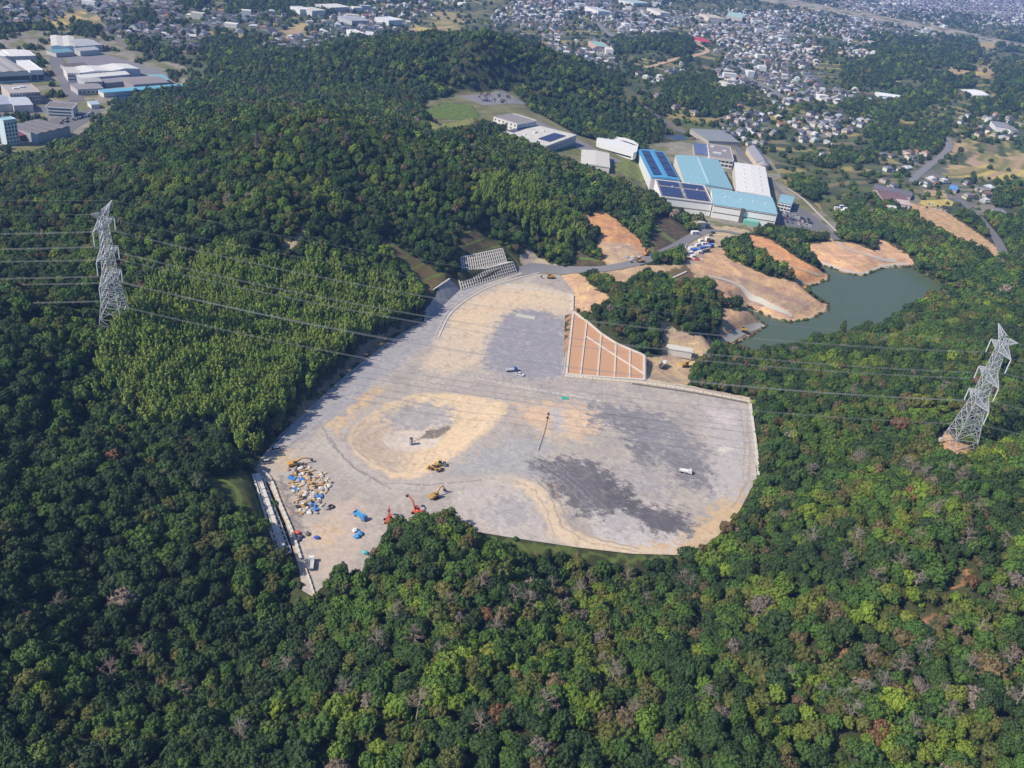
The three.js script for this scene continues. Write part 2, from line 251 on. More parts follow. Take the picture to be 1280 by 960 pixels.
function farCol(x, z, base) {
  for (let k = 0; k < 3; k++) { const P = PADS[k]; if (x > P.bb[0] && x < P.bb[1] && z > P.bb[2] && z < P.bb[3] && inPoly(P.P, x, z)) { const n = fbm(x / 30, z / 30, 4); const gr = n + .5 * n2b(x / 45, z / 45) > .1; return k === 0 ? [112 + 30 * n, 112 + 26 * n, 78 + 24 * n] : gr ? [104 + 34 * n, 108 + 26 * n, 70 + 24 * n] : [142 + 30 * n, 136 + 26 * n, 124 + 22 * n]; } }
  const y = H(x, z), k = coverAt(x, y, z); if (k === 'w') return base;
  const a = .42 + .5 * n2(x / 900, z / 900), ca = Math.cos(a), sa = Math.sin(a), w = 26 + 14 * (n2b(x / 500, z / 500) > 0), u = Math.floor((x * ca + z * sa + 9 * n2(x / 80, z / 80)) / w), v = Math.floor((z * ca - x * sa + 9 * n2b(x / 80, z / 80)) / (w * 1.5));
  let r = Math.sin(u * 127.1 + v * 311.7) * 43758.5453; r -= Math.floor(r);
  const n = fbm(x / 12, z / 12, 2), F = k === 'y' ? [[176,156,112],[188,170,96],[150,136,92],[120,120,74],[170,146,118]] : k === '#' ? [[118,114,110],[104,106,98],[92,98,74],[128,122,112],[84,94,66]] : k === '.' ? [[120,118,108],[128,124,116]] : [[70,84,48],[62,78,46],[88,98,56],[76,88,60],[150,138,84],[96,100,62],[66,76,48],[120,112,82]];
  const c = F[Math.floor(r * F.length)]; return [c[0] * (1 + .12 * n), c[1] * (1 + .12 * n), c[2] * (1 + .12 * n)];
}
const RIVER = poly([[900,-6],[985,8],[1060,22],[1130,34],[1185,46],[1232,56],[1300,72],[1300,60],[1240,50],[1190,38],[1130,26],[1060,13],[985,-2],[900,-16]], -26);
const rb = bbox(RIVER, 40);
const FX0 = FXS[0], FX1 = FXS[FXS.length - 1], FZ0 = FZS[0], FZ1 = FZS[FZS.length - 1];
const farTex = makeTexture(2048, 2048, (i, j) => {
  const x = lerp(FX0, FX1, (i + .5) / 2048), z = lerp(FZ0, FZ1, (j + .5) / 2048);
  if (x > rb[0] && x < rb[1] && z > rb[2] && z < rb[3]) { const d = sdPoly(RIVER, x + 18 * n2(x / 90, z / 90), z + 18 * n2b(x / 90, z / 90)); if (d < 0) { const n = fbm(x / 70, z / 70, 3); return n > .12 ? [96, 102, 74] : [178 + 40 * n, 168 + 36 * n, 150 + 30 * n]; } }
  return farCol(x, z, floorCol(x, z));
});
function gridGeo(xs, zs, hs, skip) {
  const W = xs.length, p = new Float32Array(W * zs.length * 3), uv = new Float32Array(W * zs.length * 2), ix = [];
  zs.forEach((z, j) => xs.forEach((x, i) => { const o = j * W + i; p.set([x, hs[o], z], o * 3); uv.set([(x - xs[0]) / (xs[W - 1] - xs[0]), (z - zs[0]) / (zs[zs.length - 1] - zs[0])], o * 2); if (i < W - 1 && j < zs.length - 1 && !(skip && skip((x + xs[i + 1]) / 2, (z + zs[j + 1]) / 2))) ix.push(o, o + W, o + 1, o + 1, o + W, o + W + 1); }));
  const g = new THREE.BufferGeometry(); g.setAttribute('position', new THREE.BufferAttribute(p, 3)); g.setAttribute('uv', new THREE.BufferAttribute(uv, 2)); g.setIndex(ix); g.computeVertexNormals(); return g;
}
const nxs = Array.from({ length: NNX + 1 }, (_, i) => NX0 + i * ST), nzs = Array.from({ length: NNZ + 1 }, (_, j) => NZ0 + j * ST);
struct('hillside_ground', gridGeo(nxs, nzs, HG), new THREE.MeshStandardMaterial({ map: nearTex, roughness: .95 }));
struct('plain_ground', gridGeo(FXS, FZS, FG, (x, z) => x > NX0 && x < NX1 && z > NZ0 && z < NZ1), new THREE.MeshStandardMaterial({ map: farTex, roughness: .95 }));

// ---------------------------------------------------------------- water
function flatShape(P, h) { const s = new THREE.Shape(P.map(p => new THREE.Vector2(p[0], -p[1]))); const g = new THREE.ShapeGeometry(s); g.rotateX(-Math.PI / 2); g.translate(0, h, 0); return g; }
const ripple = (() => { const N = 512, d = new Uint8Array(N * N * 4); for (let j = 0; j < N; j++) for (let i = 0; i < N; i++) { const v = 128 + 60 * n2(i / 9, j / 5) + 40 * n2b(i / 3.5, j / 2.5); d.set([v, v, v, 255], (j * N + i) * 4); } const t = new THREE.DataTexture(d, N, N); t.wrapS = t.wrapT = THREE.RepeatWrapping; t.magFilter = THREE.LinearFilter; t.repeat.set(1 / 60, 1 / 60); t.needsUpdate = true; return t; })();
const waterMat = new THREE.MeshPhysicalMaterial({ color: lin(86, 100, 80), roughness: .2, bumpMap: ripple, bumpScale: .02, ior: 1.33 });
struct('lake_water', flatShape(LAKE, -11), waterMat);
const pondMat = new THREE.MeshPhysicalMaterial({ color: lin(48, 66, 88), roughness: .12, ior: 1.33 });
function pond(pts, h) { const P = poly(pts, h); CLEARS.push({ P, bb: bbox(P, 6) }); struct('pond_water', flatShape(P, h), pondMat); }
function limbGeo(pts, r0, r1, seg = 5) { const cv = new THREE.CatmullRomCurve3(pts), n = pts.length * 2, g = new THREE.TubeGeometry(cv, n, 1, seg), P = g.attributes.position; for (let i = 0; i <= n; i++) { const c = cv.getPointAt(i / n), r = lerp(r0, r1, i / n); for (let k = 0; k <= seg; k++) { const o = i * (seg + 1) + k; P.setXYZ(o, c.x + (P.getX(o) - c.x) * r, c.y + (P.getY(o) - c.y) * r, c.z + (P.getZ(o) - c.z) * r); } } g.computeVertexNormals(); return g; }
const jgrid = (x0, x1, z0, z1, s, f) => { for (let z = z0; z < z1; z += s) for (let x = x0; x < x1; x += s) f(x + rr(-.46, .46) * s, z + rr(-.46, .46) * s); };
const inFrame = (x, y, z, m) => { const p = toPx(x, y, z); return p[0] > -m && p[0] < 1280 + m && p[1] > -m && p[1] < 960 + m * 1.4 ? p : null; };
const M4 = new THREE.Matrix4(), Q = new THREE.Quaternion(), EU = new THREE.Euler(), COL = new THREE.Color();
function stuffGroup(name, label, category) { const g = new THREE.Group(); g.name = name; tag(g, label, category); g.userData.kind = 'stuff'; scene.add(g); return g; }
function instances(name, geo, m, list, place, parent) { const I = new THREE.InstancedMesh(geo, m, list.length); I.name = name; I.userData.kind = 'stuff'; I.castShadow = I.receiveShadow = true; list.forEach((t, i) => { const [pos, rot, sc, col] = place(t); M4.compose(pos, Q.setFromEuler(EU.set(...rot)), sc); I.setMatrixAt(i, M4); if (col) I.setColorAt(i, COL.copy(lin(...col))); }); parent.add(I); return I; }
const LOT = [[[973,258],[1008,262],[1030,280],[1022,290],[976,281]],[[66,164],[62,150],[92,140],[124,134],[126,142],[90,164]],[[0,138],[40,136],[60,130],[100,124],[96,134],[58,142],[0,146]],[[80,66],[96,64],[140,70],[210,92],[216,106],[128,116],[96,118]]], LOTS = LOT.map((p, i) => poly(p, i ? -20 : -9)), LOTS_PX = (pts, h) => poly(pts, h);
// ---------------------------------------------------------------- the graded site: one sheet with the stains, fills and wheel tracks of its gravel, plus the riser's painted shadow
const SX0 = -118, SX1 = 152, SZ0 = -572, SZ1 = -222;
const LAYERS = [   // outline, colour, edge width, warp
  [[[547,423],[562,392],[590,372],[630,357],[660,352],[716,368],[714,392],[690,394],[655,386],[632,394],[612,424],[602,455],[560,470],[524,460]], [198,184,166], 3, 2],
  [[[560,400],[600,372],[660,360],[712,372],[710,384],[650,380],[618,396],[590,430]], [206,188,164], 5, 4],
  [[[632,394],[655,386],[690,392],[706,405],[708,440],[705,468],[690,474],[640,474],[605,458],[612,425]], [142,144,156], 3, 3],
  [[[405,536],[436,502],[474,480],[482,488],[452,512],[420,546],[408,548]], [196,172,138], 2, 3],
  [[[420,560],[440,520],[480,500],[560,480],[640,490],[660,505],[620,560],[560,600],[500,606],[450,590]], [170,164,160], 8, 4],
  [[[434,548],[446,530],[480,506],[520,492],[560,491],[602,496],[632,502],[634,516],[612,536],[582,562],[548,586],[520,598],[490,598],[460,581],[440,564]], [210,190,160], 1.2, 1],
  [[[438,548],[450,530],[500,520],[530,540],[500,585],[470,580],[446,562]], [190,174,158], 5, 3],
  [[[484,514],[520,500],[562,506],[566,524],[540,531],[486,532]], [160,160,164], 4, 3],
  [[[478,541],[495,533],[530,531],[552,540],[546,552],[520,558],[490,556],[480,549]], [200,192,184], 1.2, 1],
  [[[516,549],[534,533],[562,526],[560,533],[545,542],[530,541]], [116,110,104], .8, 1],  // cast shadow of the drain riser painted as a dark streak, running into wet soil
  [[[640,504],[700,502],[742,512],[752,538],[730,552],[690,548],[652,526]], [196,176,154], 4, 5],
  [[[650,512],[690,506],[690,530],[660,524]], [208,182,156], 3, 4], [[[708,510],[740,516],[746,540],[706,536]], [210,186,160], 3, 4],
  [[[690,512],[704,510],[704,540],[692,545]], [176,176,182], 2, 2],
  [[[738,503],[790,508],[842,524],[886,566],[892,620],[850,604],[822,572],[792,556],[782,532],[744,532]], [132,132,140], 4, 6],
  [[[786,550],[808,554],[820,592],[796,584]], [114,114,122], 1.5, 2],
  [[[742,516],[800,520],[812,540],[770,538]], [122,122,130], 2, 5],
  [[[826,560],[880,580],[890,612],[852,600]], [120,120,128], 2, 4],
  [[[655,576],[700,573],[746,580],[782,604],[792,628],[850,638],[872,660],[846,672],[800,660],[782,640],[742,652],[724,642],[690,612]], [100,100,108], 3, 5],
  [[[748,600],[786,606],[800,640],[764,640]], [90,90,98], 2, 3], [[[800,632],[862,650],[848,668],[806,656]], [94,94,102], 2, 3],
  [[[770,570],[830,590],[840,626],[800,620],[780,596]], [158,156,160], 4, 6],
  [[[740,646],[780,640],[806,662],[850,674],[866,668],[840,690],[790,690],[752,676]], [186,184,186], 3, 4],
  [[[752,642],[780,640],[800,655],[780,668],[756,664]], [166,164,168], 2, 3],
  [[[880,505],[936,508],[942,600],[908,642],[888,606],[892,545]], [176,174,178], 5, 5],
  [[[884,512],[916,514],[920,534],[892,530]], [190,186,188], 2, 3], [[[900,556],[914,560],[912,570],[900,566]], [206,202,198], 1, 2],
  [[[866,664],[902,628],[932,614],[930,640],[892,676],[857,694],[790,692],[800,684],[846,680]], [196,172,140], 3, 4],
  [[[596,600],[640,594],[676,606],[694,630],[704,655],[730,670],[790,684],[850,690],[790,694],[714,686],[686,672],[678,642],[660,618],[624,606]], [206,190,166], 2, 1.2],
  [[[560,612],[600,604],[640,606],[664,624],[680,660],[690,676],[640,676],[590,660],[566,640]], [180,176,174], 3, 4],
  [[[600,640],[640,622],[664,640],[650,660],[614,656]], [160,160,166], 3, 4],
  [[[610,560],[650,545],[690,560],[654,576],[690,600],[640,592],[590,592],[560,590]], [160,162,168], 4, 3],
  [[[352,590],[380,556],[412,534],[424,552],[446,580],[480,602],[540,602],[600,596],[640,590],[650,600],[600,606],[540,616],[476,616],[438,598],[412,572],[392,566],[372,588],[362,600]], [176,172,168], 2.5, 1.5],
  [[[343,600],[354,598],[368,640],[384,664],[376,684],[358,652]], [124,120,120], 2, 2],
  [[[336,596],[344,598],[362,650],[358,656]], [186,168,138], 1.5, 1.5],
  [[[380,662],[404,640],[444,616],[462,640],[456,690],[420,716],[396,726],[384,690]], [184,172,162], 5, 4],
  [[[384,664],[412,650],[430,662],[404,684]], [198,178,150], 3, 3],
  [[[338,575],[352,556],[368,562],[356,590]], [184,170,146], 3, 3],
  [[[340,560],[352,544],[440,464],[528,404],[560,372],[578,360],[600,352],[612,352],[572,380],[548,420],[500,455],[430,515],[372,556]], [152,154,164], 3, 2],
].map(([p, c, e, w]) => { const P = poly(p); return { P, c, e, w, bb: bbox(P, e + w + 2) }; });
const sline = (pts, c, w, brk = 0) => { const L = poly(pts); return { L, c, w, brk, bb: bbox(L, w + 1) }; };
const LINES = [   // lime lines and wheel tracks
  sline([[524,460],[570,466],[640,482],[700,492],[756,502]], [206,204,200], .9, .45), sline([[560,457],[620,468]], [198,194,186], .5, .5), sline([[575,468],[620,474]], [200,196,188], .5, .5),
  sline([[604,415],[596,448]], [200,192,180], .45, .3), sline([[613,412],[603,450]], [200,192,180], .45, .3), sline([[756,484],[755,500]], [196,194,192], .4, .3), sline([[690,476],[756,486]], [190,188,188], .4, .6), sline([[690,486],[754,496]], [190,188,188], .4, .6),
  sline([[356,560],[402,530],[412,552],[440,582],[478,604],[540,606],[600,600]], [136,134,138], .7, .25), sline([[412,546],[424,566],[450,590],[490,612]], [132,130,134], .6, .25), sline([[420,545],[440,572],[470,596],[520,610]], [178,172,168], .8, .3),
  sline([[690,600],[700,630],[712,655],[740,672],[800,686]], [160,142,124], .6, .2), sline([[684,606],[694,636],[704,660],[736,678],[800,690]], [164,146,126], .5, .2), sline([[640,600],[668,612],[684,640],[692,668]], [172,156,136], .5, .3),
  sline([[932,512],[938,560],[936,600],[916,634]], [160,152,140], .8, .2), sline([[926,512],[931,560],[928,600]], [150,148,148], .5, .3),
  sline([[660,574],[700,600],[740,640]], [136,136,142], .6, .3), sline([[666,572],[710,600],[752,640]], [138,138,144], .6, .3), sline([[676,570],[722,602],[762,640]], [134,134,140], .5, .3), sline([[660,590],[690,620],[716,645]], [134,134,140], .5, .3),
];
const SW = 1536, SH = 2048;
const siteTex = makeTexture(SW, SH, (i, j) => {
  const x = lerp(SX0, SX1, (i + .5) / SW), z = lerp(SZ0, SZ1, (j + .5) / SH);
  const f1 = fbm(x / 26, z / 26, 4), f2 = fbm(x / 5, z / 5, 3), st = n2b((x + z * .4) / 14, (z - x * .5) / 1.8), fine = n2c(x / .7, z / .7), wa = n2(x / 7, z / 7), wb = n2b(x / 7, z / 7), wc = n2(x / 2 + 31, z / 2), wd = n2c(x / 2, z / 2 + 7);
  let c = [166 + 16 * f1, 162 + 14 * f1, 158 + 10 * f1];
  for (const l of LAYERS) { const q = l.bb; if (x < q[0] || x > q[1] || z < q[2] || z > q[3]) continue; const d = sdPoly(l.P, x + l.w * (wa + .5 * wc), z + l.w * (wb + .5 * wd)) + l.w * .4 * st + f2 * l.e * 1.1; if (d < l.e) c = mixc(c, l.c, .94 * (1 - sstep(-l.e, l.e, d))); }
  const dry = sstep(.15, .5, fbm(x / 11 + 40, z / 11, 4) + .25 * st); c = mixc(c, [190, 184, 176], dry * .2);
  const wet = sstep(.22, .55, fbm(x / 8 - 70, z / 17, 4) - .2 * st); c = mixc(c, [126, 124, 130], wet * .26);
  const scuff = sstep(.3, .62, .5 * n2b((x + .5 * z) / 4, (z - .5 * x) / 2.2) + .75 * fbm(x / 22 + 9, z / 22, 3) + .2 * fine); c = mixc(c, [208, 205, 200], scuff * .3);
  for (const l of LINES) { const q = l.bb; if (x < q[0] || x > q[1] || z < q[2] || z > q[3]) continue; const d = sdLine(l.L, x + .5 * wa, z + .5 * wb); if (d < l.w && n2b(x / 2.4 + 5, z / 2.4) > l.brk * 2 - 1) c = mixc(c, l.c, .75 * (1 - sstep(l.w * .5, l.w, d))); }
  const k = 1 + .07 * f2 + .01 * st + .045 * fine + .03 * n2c(x / 2.6, z / 2.6); return [c[0] * k * 1.02, c[1] * k * 1.0, c[2] * k * .98];
});
const siteBump = (() => { const N = 512, d = new Uint8Array(N * N * 4); for (let j = 0; j < N; j++) for (let i = 0; i < N; i++) { const v = 128 + 60 * n2(i / 12, j / 12) + 40 * n2b(i / 4, j / 4); d.set([v, v, v, 255], (j * N + i) * 4); } const t = new THREE.DataTexture(d, N, N); t.wrapS = t.wrapT = THREE.RepeatWrapping; t.magFilter = THREE.LinearFilter; t.repeat.set(9, 12); t.needsUpdate = true; return t; })();
const siteMat = new THREE.MeshStandardMaterial({ map: siteTex, bumpMap: siteBump, bumpScale: .035, roughness: .95 });
const siteUv = g => { const p = g.attributes.position, uv = new Float32Array(p.count * 2); for (let i = 0; i < p.count; i++) uv.set([(p.getX(i) - SX0) / (SX1 - SX0), (p.getZ(i) - SZ0) / (SZ1 - SZ0)], i * 2); g.setAttribute('uv', new THREE.BufferAttribute(uv, 2)); return g; };
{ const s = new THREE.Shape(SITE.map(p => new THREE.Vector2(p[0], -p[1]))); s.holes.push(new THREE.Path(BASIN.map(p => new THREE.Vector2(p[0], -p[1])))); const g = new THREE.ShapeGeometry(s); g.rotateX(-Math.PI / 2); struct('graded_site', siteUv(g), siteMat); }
{ // sediment basin: a shallow bowl sunk in the fill
  const c = at(516, 546), prof = [[1, 0], [.86, -.8], [.7, -1.7], [.5, -2.3], [.3, -2.9], [.16, -3.0]], p = [], ix = [], n = BASIN.length * 4, ring = [];
  for (let k = 0; k < BASIN.length; k++) for (let q = 0; q < 4; q++) { const a = BASIN[k], b = BASIN[(k + 1) % BASIN.length]; ring.push([lerp(a[0], b[0], q / 4), lerp(a[1], b[1], q / 4)]); }
  prof.forEach(([t, y]) => ring.forEach(r => p.push(lerp(c[0], r[0], t), y, lerp(c[1], r[1], t)))); p.push(c[0], -3, c[1]);
  for (let r = 0; r < prof.length - 1; r++) for (let k = 0; k < n; k++) { const a = r * n + k, b = r * n + (k + 1) % n; ix.push(a, b, a + n, b, b + n, a + n); }
  for (let k = 0; k < n; k++) ix.push((prof.length - 1) * n + k, (prof.length - 1) * n + (k + 1) % n, prof.length * n);
  const g = new THREE.BufferGeometry(); g.setAttribute('position', new THREE.Float32BufferAttribute(p, 3)); g.setIndex(ix.reverse()); siteUv(g); g.computeVertexNormals(); if (g.attributes.normal.getY(0) < 0) { g.setIndex(ix.reverse()); g.computeVertexNormals(); }
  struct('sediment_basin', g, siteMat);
}
// ---------------------------------------------------------------- roads
function noisyTex(col, amp, s = 6) { const t = makeTexture(256, 256, (i, j) => { const k = 1 + amp * fbm(i / 256 * s * 4, j / 256 * s * 4, 4) + amp * .4 * n2c(i / 2, j / 2); return col.map(v => v * k); }); t.wrapS = t.wrapT = THREE.RepeatWrapping; t.repeat.set(1 / 24, 1 / 24); return t; }
const asphalt = new THREE.MeshStandardMaterial({ map: noisyTex([128, 128, 132], .16), roughness: .92 });
const asphaltOld = new THREE.MeshStandardMaterial({ map: noisyTex([112, 112, 116], .16), roughness: .92 });
const concrete = new THREE.MeshStandardMaterial({ map: noisyTex([186, 182, 172], .12), roughness: .9 });
const dirt = new THREE.MeshStandardMaterial({ map: noisyTex([192, 168, 138], .14), roughness: .95 });
function ribbon(L, w, lift, hf = H) {               // draped strip along world points
  const cv = new THREE.CatmullRomCurve3(L.map(p => V(p[0], 0, p[1])), false, 'centripetal'), len = cv.getLength(), n = Math.max(2, Math.round(len / 3)), m = Math.max(2, Math.round(w / 2.5)), p = [], uv = [], ix = [];
  for (let i = 0; i <= n; i++) { const c = cv.getPointAt(i / n), t = cv.getTangentAt(i / n), nx = -t.z, nz = t.x; for (let k = 0; k <= m; k++) { const o = (k / m - .5) * w, x = c.x + nx * o, z = c.z + nz * o; p.push(x, hf(x, z) + lift, z); uv.push(x, z); if (i < n && k < m) { const a = i * (m + 1) + k; ix.push(a, a + 1, a + m + 1, a + 1, a + m + 2, a + m + 1); } } }
  const g = new THREE.BufferGeometry(); g.setAttribute('position', new THREE.Float32BufferAttribute(p, 3)); g.setAttribute('uv', new THREE.Float32BufferAttribute(uv, 2)); g.setIndex(ix); g.computeVertexNormals(); if (g.attributes.normal.getY(0) < 0) { g.setIndex(ix.reverse()); g.computeVertexNormals(); } return g;
}
function road(name, pts, w, m, lift = .16) { const L = hits(pts); ROADL.push({ L, w, bb: bbox(L, w + 6) }); return struct(name, ribbon(L, w, lift), m); }
road('road', [[632,345],[668,338],[712,338],[757,336],[800,327],[838,312],[866,296],[890,288],[915,291],[934,296]], 9, asphalt, .3);
road('road', [[66,62],[74,84],[84,104],[96,126]], 15, asphaltOld, .3);
road('road', [[918,178],[928,196],[942,206],[958,222],[975,240],[1000,262],[1020,276],[1046,300]], 7, asphaltOld, .3);
road('concrete_lane', [[984,236],[1004,250],[1026,272],[1050,294]], 2.5, concrete, .9);
road('road', [[1140,228],[1144,222],[1160,208],[1176,196],[1186,184],[1184,172]], 9, asphalt, .4);
road('road', [[1194,248],[1214,262],[1232,282],[1246,300],[1256,322]], 8, asphaltOld, .4);
road('road', [[800,130],[816,142],[836,156],[856,166],[884,170]], 8, asphaltOld, .5);
road('road', [[745,28],[756,38],[766,46]], 14, asphalt, .8);
road('road', [[935,98],[950,106],[966,114],[976,122]], 14, asphalt, .8);
road('concrete_lane', [[806,85],[838,76],[868,70],[884,64],[870,54]], 9, dirt, .8);
road('dirt_track', [[886,345],[912,352],[930,362],[950,376],[966,384],[990,396]], 3.5, concrete, .35);
road('dirt_track', [[942,304],[968,318],[992,334],[1016,342],[1028,344]], 3, dirt, .35);
road('dirt_track', [[1036,300],[1056,310],[1080,318],[1100,324],[1120,326]], 3, concrete, .35);
road('dirt_track', [[900,432],[916,422],[934,412],[954,406]], 4, concrete, .35);
road('shore_path', [[926,382],[944,389],[962,394.5],[986,400.5],[1006,398.5],[1030,387],[1033,381]], 2.6, dirt, .3);
road('shore_path', [[996,350],[1012,355.5],[1030,350],[1033,345],[1024,339]], 2.4, dirt, .3);
road('shore_path', [[1024,328],[1044,334.5],[1062,340],[1080,342],[1090,338],[1104,333],[1120,331],[1136,330]], 2.4, concrete, .3);
pond([[832,170],[852,168],[864,176],[852,188],[834,190],[826,182]], -13);
pond([[1030,234],[1054,237],[1050,248],[1034,246]], -13);
pond([[146,120],[162,119],[164,128],[150,132]], -19.5);
// ---------------------------------------------------------------- concrete works around the site
const conc = mat(190, 186, 178, .9), concWhite = mat(206, 202, 194, .9), concGrey = mat(158, 158, 160, .9), soilBrown = new THREE.MeshStandardMaterial({ map: noisyTex([192, 150, 118], .16), roughness: .95 }), soilDark = mat(62, 54, 42, .95), turf = mat(82, 88, 48, .95);
function quadGeo(a, b, c, d) { const g = new THREE.BufferGeometry(); g.setAttribute('position', new THREE.Float32BufferAttribute([...a, ...b, ...c, ...d], 3)); g.setAttribute('uv', new THREE.Float32BufferAttribute([a[0], a[2], b[0], b[2], c[0], c[2], d[0], d[2]], 2)); g.setIndex([0, 1, 2, 0, 2, 3]); g.computeVertexNormals(); return g; }
const mix3 = (a, b, t) => [lerp(a[0], b[0], t), lerp(a[1], b[1], t), lerp(a[2], b[2], t)];
const up3 = (a, k) => [a[0], a[1] + k, a[2]];
// lattice crib wall on a slope: sloping earth bed, uprights and cross beams
function cribWall(C, nc, nr, bw, label, fillMat) {
  const o = C[0], g = thing('crib_wall', label, 'retaining wall', o), L = C.map(p => [p[0] - o[0], p[1] - o[1], p[2] - o[2]]), P = (u, v) => mix3(mix3(L[0], L[1], u), mix3(L[3], L[2], u), v);
  part('earth_fill', quadGeo(...[P(0, 0), P(1, 0), P(1, 1), P(0, 1)].map(p => up3(p, .02))), fillMat, g);
  for (let i = 0; i <= nc; i++) part('upright_beam', beam(up3(P(i / nc, 0), .25), up3(P(i / nc, 1), .25), bw, .6), concWhite, g);
  for (let j = 0; j <= nr; j++) part('cross_beam', beam(up3(P(0, j / nr), .22), up3(P(1, j / nr), .22), bw * (j === nr ? 1.3 : .9), .6), concWhite, g);
  return g;
}
cribWall(CRIB1, 24, 4, .62, 'lower tier of the pale concrete lattice wall beside the curved road', soilDark);
cribWall(CRIB2, 20, 4, .62, 'upper tier of the pale concrete lattice wall beside the curved road', soilDark);
{ const o = CRIB1[3], r = p => [p[0] - o[0], p[1] - o[1] + .15, p[2] - o[2]], g = thing('concrete_berm', 'white concrete berm between the two lattice wall tiers', 'berm', o), F = CRIB2; for (let i = 0; i < 8; i++) { const q = (a, b, t) => r(mix3(a, b, t)); part('berm_slab', quadGeo(q(CRIB1[3], CRIB1[2], i / 8 + .004), q(CRIB1[3], CRIB1[2], (i + 1) / 8 - .004), q(F[0], F[1], (i + 1) / 8 - .004), q(F[0], F[1], i / 8 + .004)), concWhite, g); } }
cribWall(CRIBL, 16, 4, .6, 'concrete lattice slope with a middle strip left of the debris heap', soilDark);
{ const C = CRIBL, o = C[0], g = thing('concrete_channel', 'white drainage channel running down the middle of the left lattice slope', 'channel', o), M = (u, v) => { const p = mix3(mix3(C[0], C[1], u), mix3(C[3], C[2], u), v); return [p[0] - o[0], p[1] - o[1] + .75, p[2] - o[2]]; }; for (let i = 0; i < 9; i++) part('channel_slab', beam(M(i / 9 + .004, .5), M((i + 1) / 9 - .004, .5), 1.9, .3), concWhite, g); }
// orange framed slope
{ const rayPlane = f => (px, py) => { const d = rayOf(px, py); let t = 100, s = 0; for (let k = 0; k < 60; k++) { const y = f(d[0] * t, d[2] * t), yy = EYE + d[1] * t; t += (yy - y) / -d[1] * .8; } return [d[0] * t, EYE + d[1] * t, d[2] * t]; };
  const on = rayPlane(plane3(ORANGE[0], ORANGE[1], ORANGE[3])), o = on(708, 468), g = thing('framed_slope', 'terracotta soil slope divided by white concrete beams beside the site', 'slope', o), R = (px, py) => { const p = on(px, py); return [p[0] - o[0], p[1] - o[1], p[2] - o[2]]; };
  const B = [[708,468],[725.5,470],[747,471.5],[768,473],[787,474],[805,475.5]], T = [[716.5,390],[733.5,402],[751.5,417.5],[770,429.5],[787.5,437],[805,444.5]], Mi = [[712.5,428],[733,421],[750.5,432.5],[769.5,445],[787.5,456.5],[805,467.5]];
  for (let i = 0; i < 5; i++) { const up = (q, k = .06) => up3(R(...q), k); if (i) { part('soil_panel', quadGeo(up(B[i]), up(B[i + 1]), up(Mi[i + 1]), up(Mi[i])), soilBrown, g); part('soil_panel', quadGeo(up(Mi[i]), up(Mi[i + 1]), up(T[i + 1]), up(T[i])), soilBrown, g); part('cross_beam', beam(up(Mi[i], .3), up(Mi[i + 1], .3), .7, .5), concWhite, g); } else part('soil_panel', quadGeo(up(B[0]), up(B[1]), up(T[1]), up(T[0])), soilBrown, g); part('head_beam', beam(up(T[i], .35), up(T[i + 1], .35), 1.2, .6), concWhite, g); part('foot_beam', beam(up(B[i], .35), up(B[i + 1], .35), 1.2, .6), concWhite, g); }
  for (let i = 0; i < 6; i++) part('upright_beam', beam(up3(R(...B[i]), .32), up3(R(...T[i]), .32), i === 0 || i === 5 ? 1.1 : .75, .5), concWhite, g);
  const side = [up3(R(805, 475.5), 0), up3(R(805, 444.5), 0)]; part('end_wall', beam([side[0][0] + .9, side[0][1] - 3.5, side[0][2]], [side[1][0] + .9, side[1][1] - 3.5, side[1][2]], .5, 7.4), conc, g);
}
{ // sprayed concrete slope and its crest
  const C = SHOT, o = C[0], g = thing('concrete_slope', 'smooth grey sprayed concrete slope between bamboo and lattice wall', 'slope', o), r = p => [p[0] - o[0], p[1] - o[1] + .12, p[2] - o[2]];
  for (let i = 0; i < 6; i++) { const a = mix3(C[0], C[1], i / 6 + .003), b = mix3(C[0], C[1], (i + 1) / 6 - .003), c = mix3(C[3], C[2], (i + 1) / 6 - .003), d = mix3(C[3], C[2], i / 6 + .003); part('facing_panel', quadGeo(r(a), r(b), r(c), r(d)), concGrey, g); }
  part('crest_beam', beam(up3(r(C[3]), .2), up3(r(C[2]), .2), .9, .6), concWhite, g);
}
// runs of kerb and wall blocks
function blockRun(name, label, category, pts, len, w, h, m, hf = H, lift = 0, partName = 'block') {
  const L = pts.map(p => p.length > 2 ? [p[0], p[2]] : at(p[0], p[1], 0)), cv = new THREE.CatmullRomCurve3(L.map(p => V(p[0], 0, p[1])), false, 'centripetal'), n = Math.max(1, Math.round(cv.getLength() / len)), c0 = cv.getPointAt(0), g = thing(name, label, category, [c0.x, 0, c0.z]);
  for (let i = 0; i < n; i++) { const a = cv.getPointAt(i / n), b = cv.getPointAt((i + 1) / n), ya = hf(a.x, a.z) + lift, yb = hf(b.x, b.z) + lift, e = .04; const A = [lerp(a.x, b.x, e) - c0.x, ya + h / 2 - .1, lerp(a.z, b.z, e) - c0.z], B = [lerp(a.x, b.x, 1 - e) - c0.x, yb + h / 2 - .1, lerp(a.z, b.z, 1 - e) - c0.z]; part(partName, beam(A, B, w, h), m, g); }
  return g;
}
const zero = () => 0;
blockRun('kerb', 'curved white kerb along the inner edge of the haul road', 'kerb', [[548,422],[562,394],[582,376],[610,360],[640,350],[674,341]], 2.2, .8, .45, concWhite, zero);
blockRun('kerb', 'second narrower kerb just outside the curved white kerb', 'kerb', [[545,418],[559,391],[580,373],[608,357.5],[640,347.5]], 2.2, .4, .3, concWhite, zero);
blockRun('block_wall', 'pale block wall closing the tan corner at the top of the site', 'wall', [[632,356],[672,363],[716,370]], 4.5, 1.1, 1, concWhite, zero);
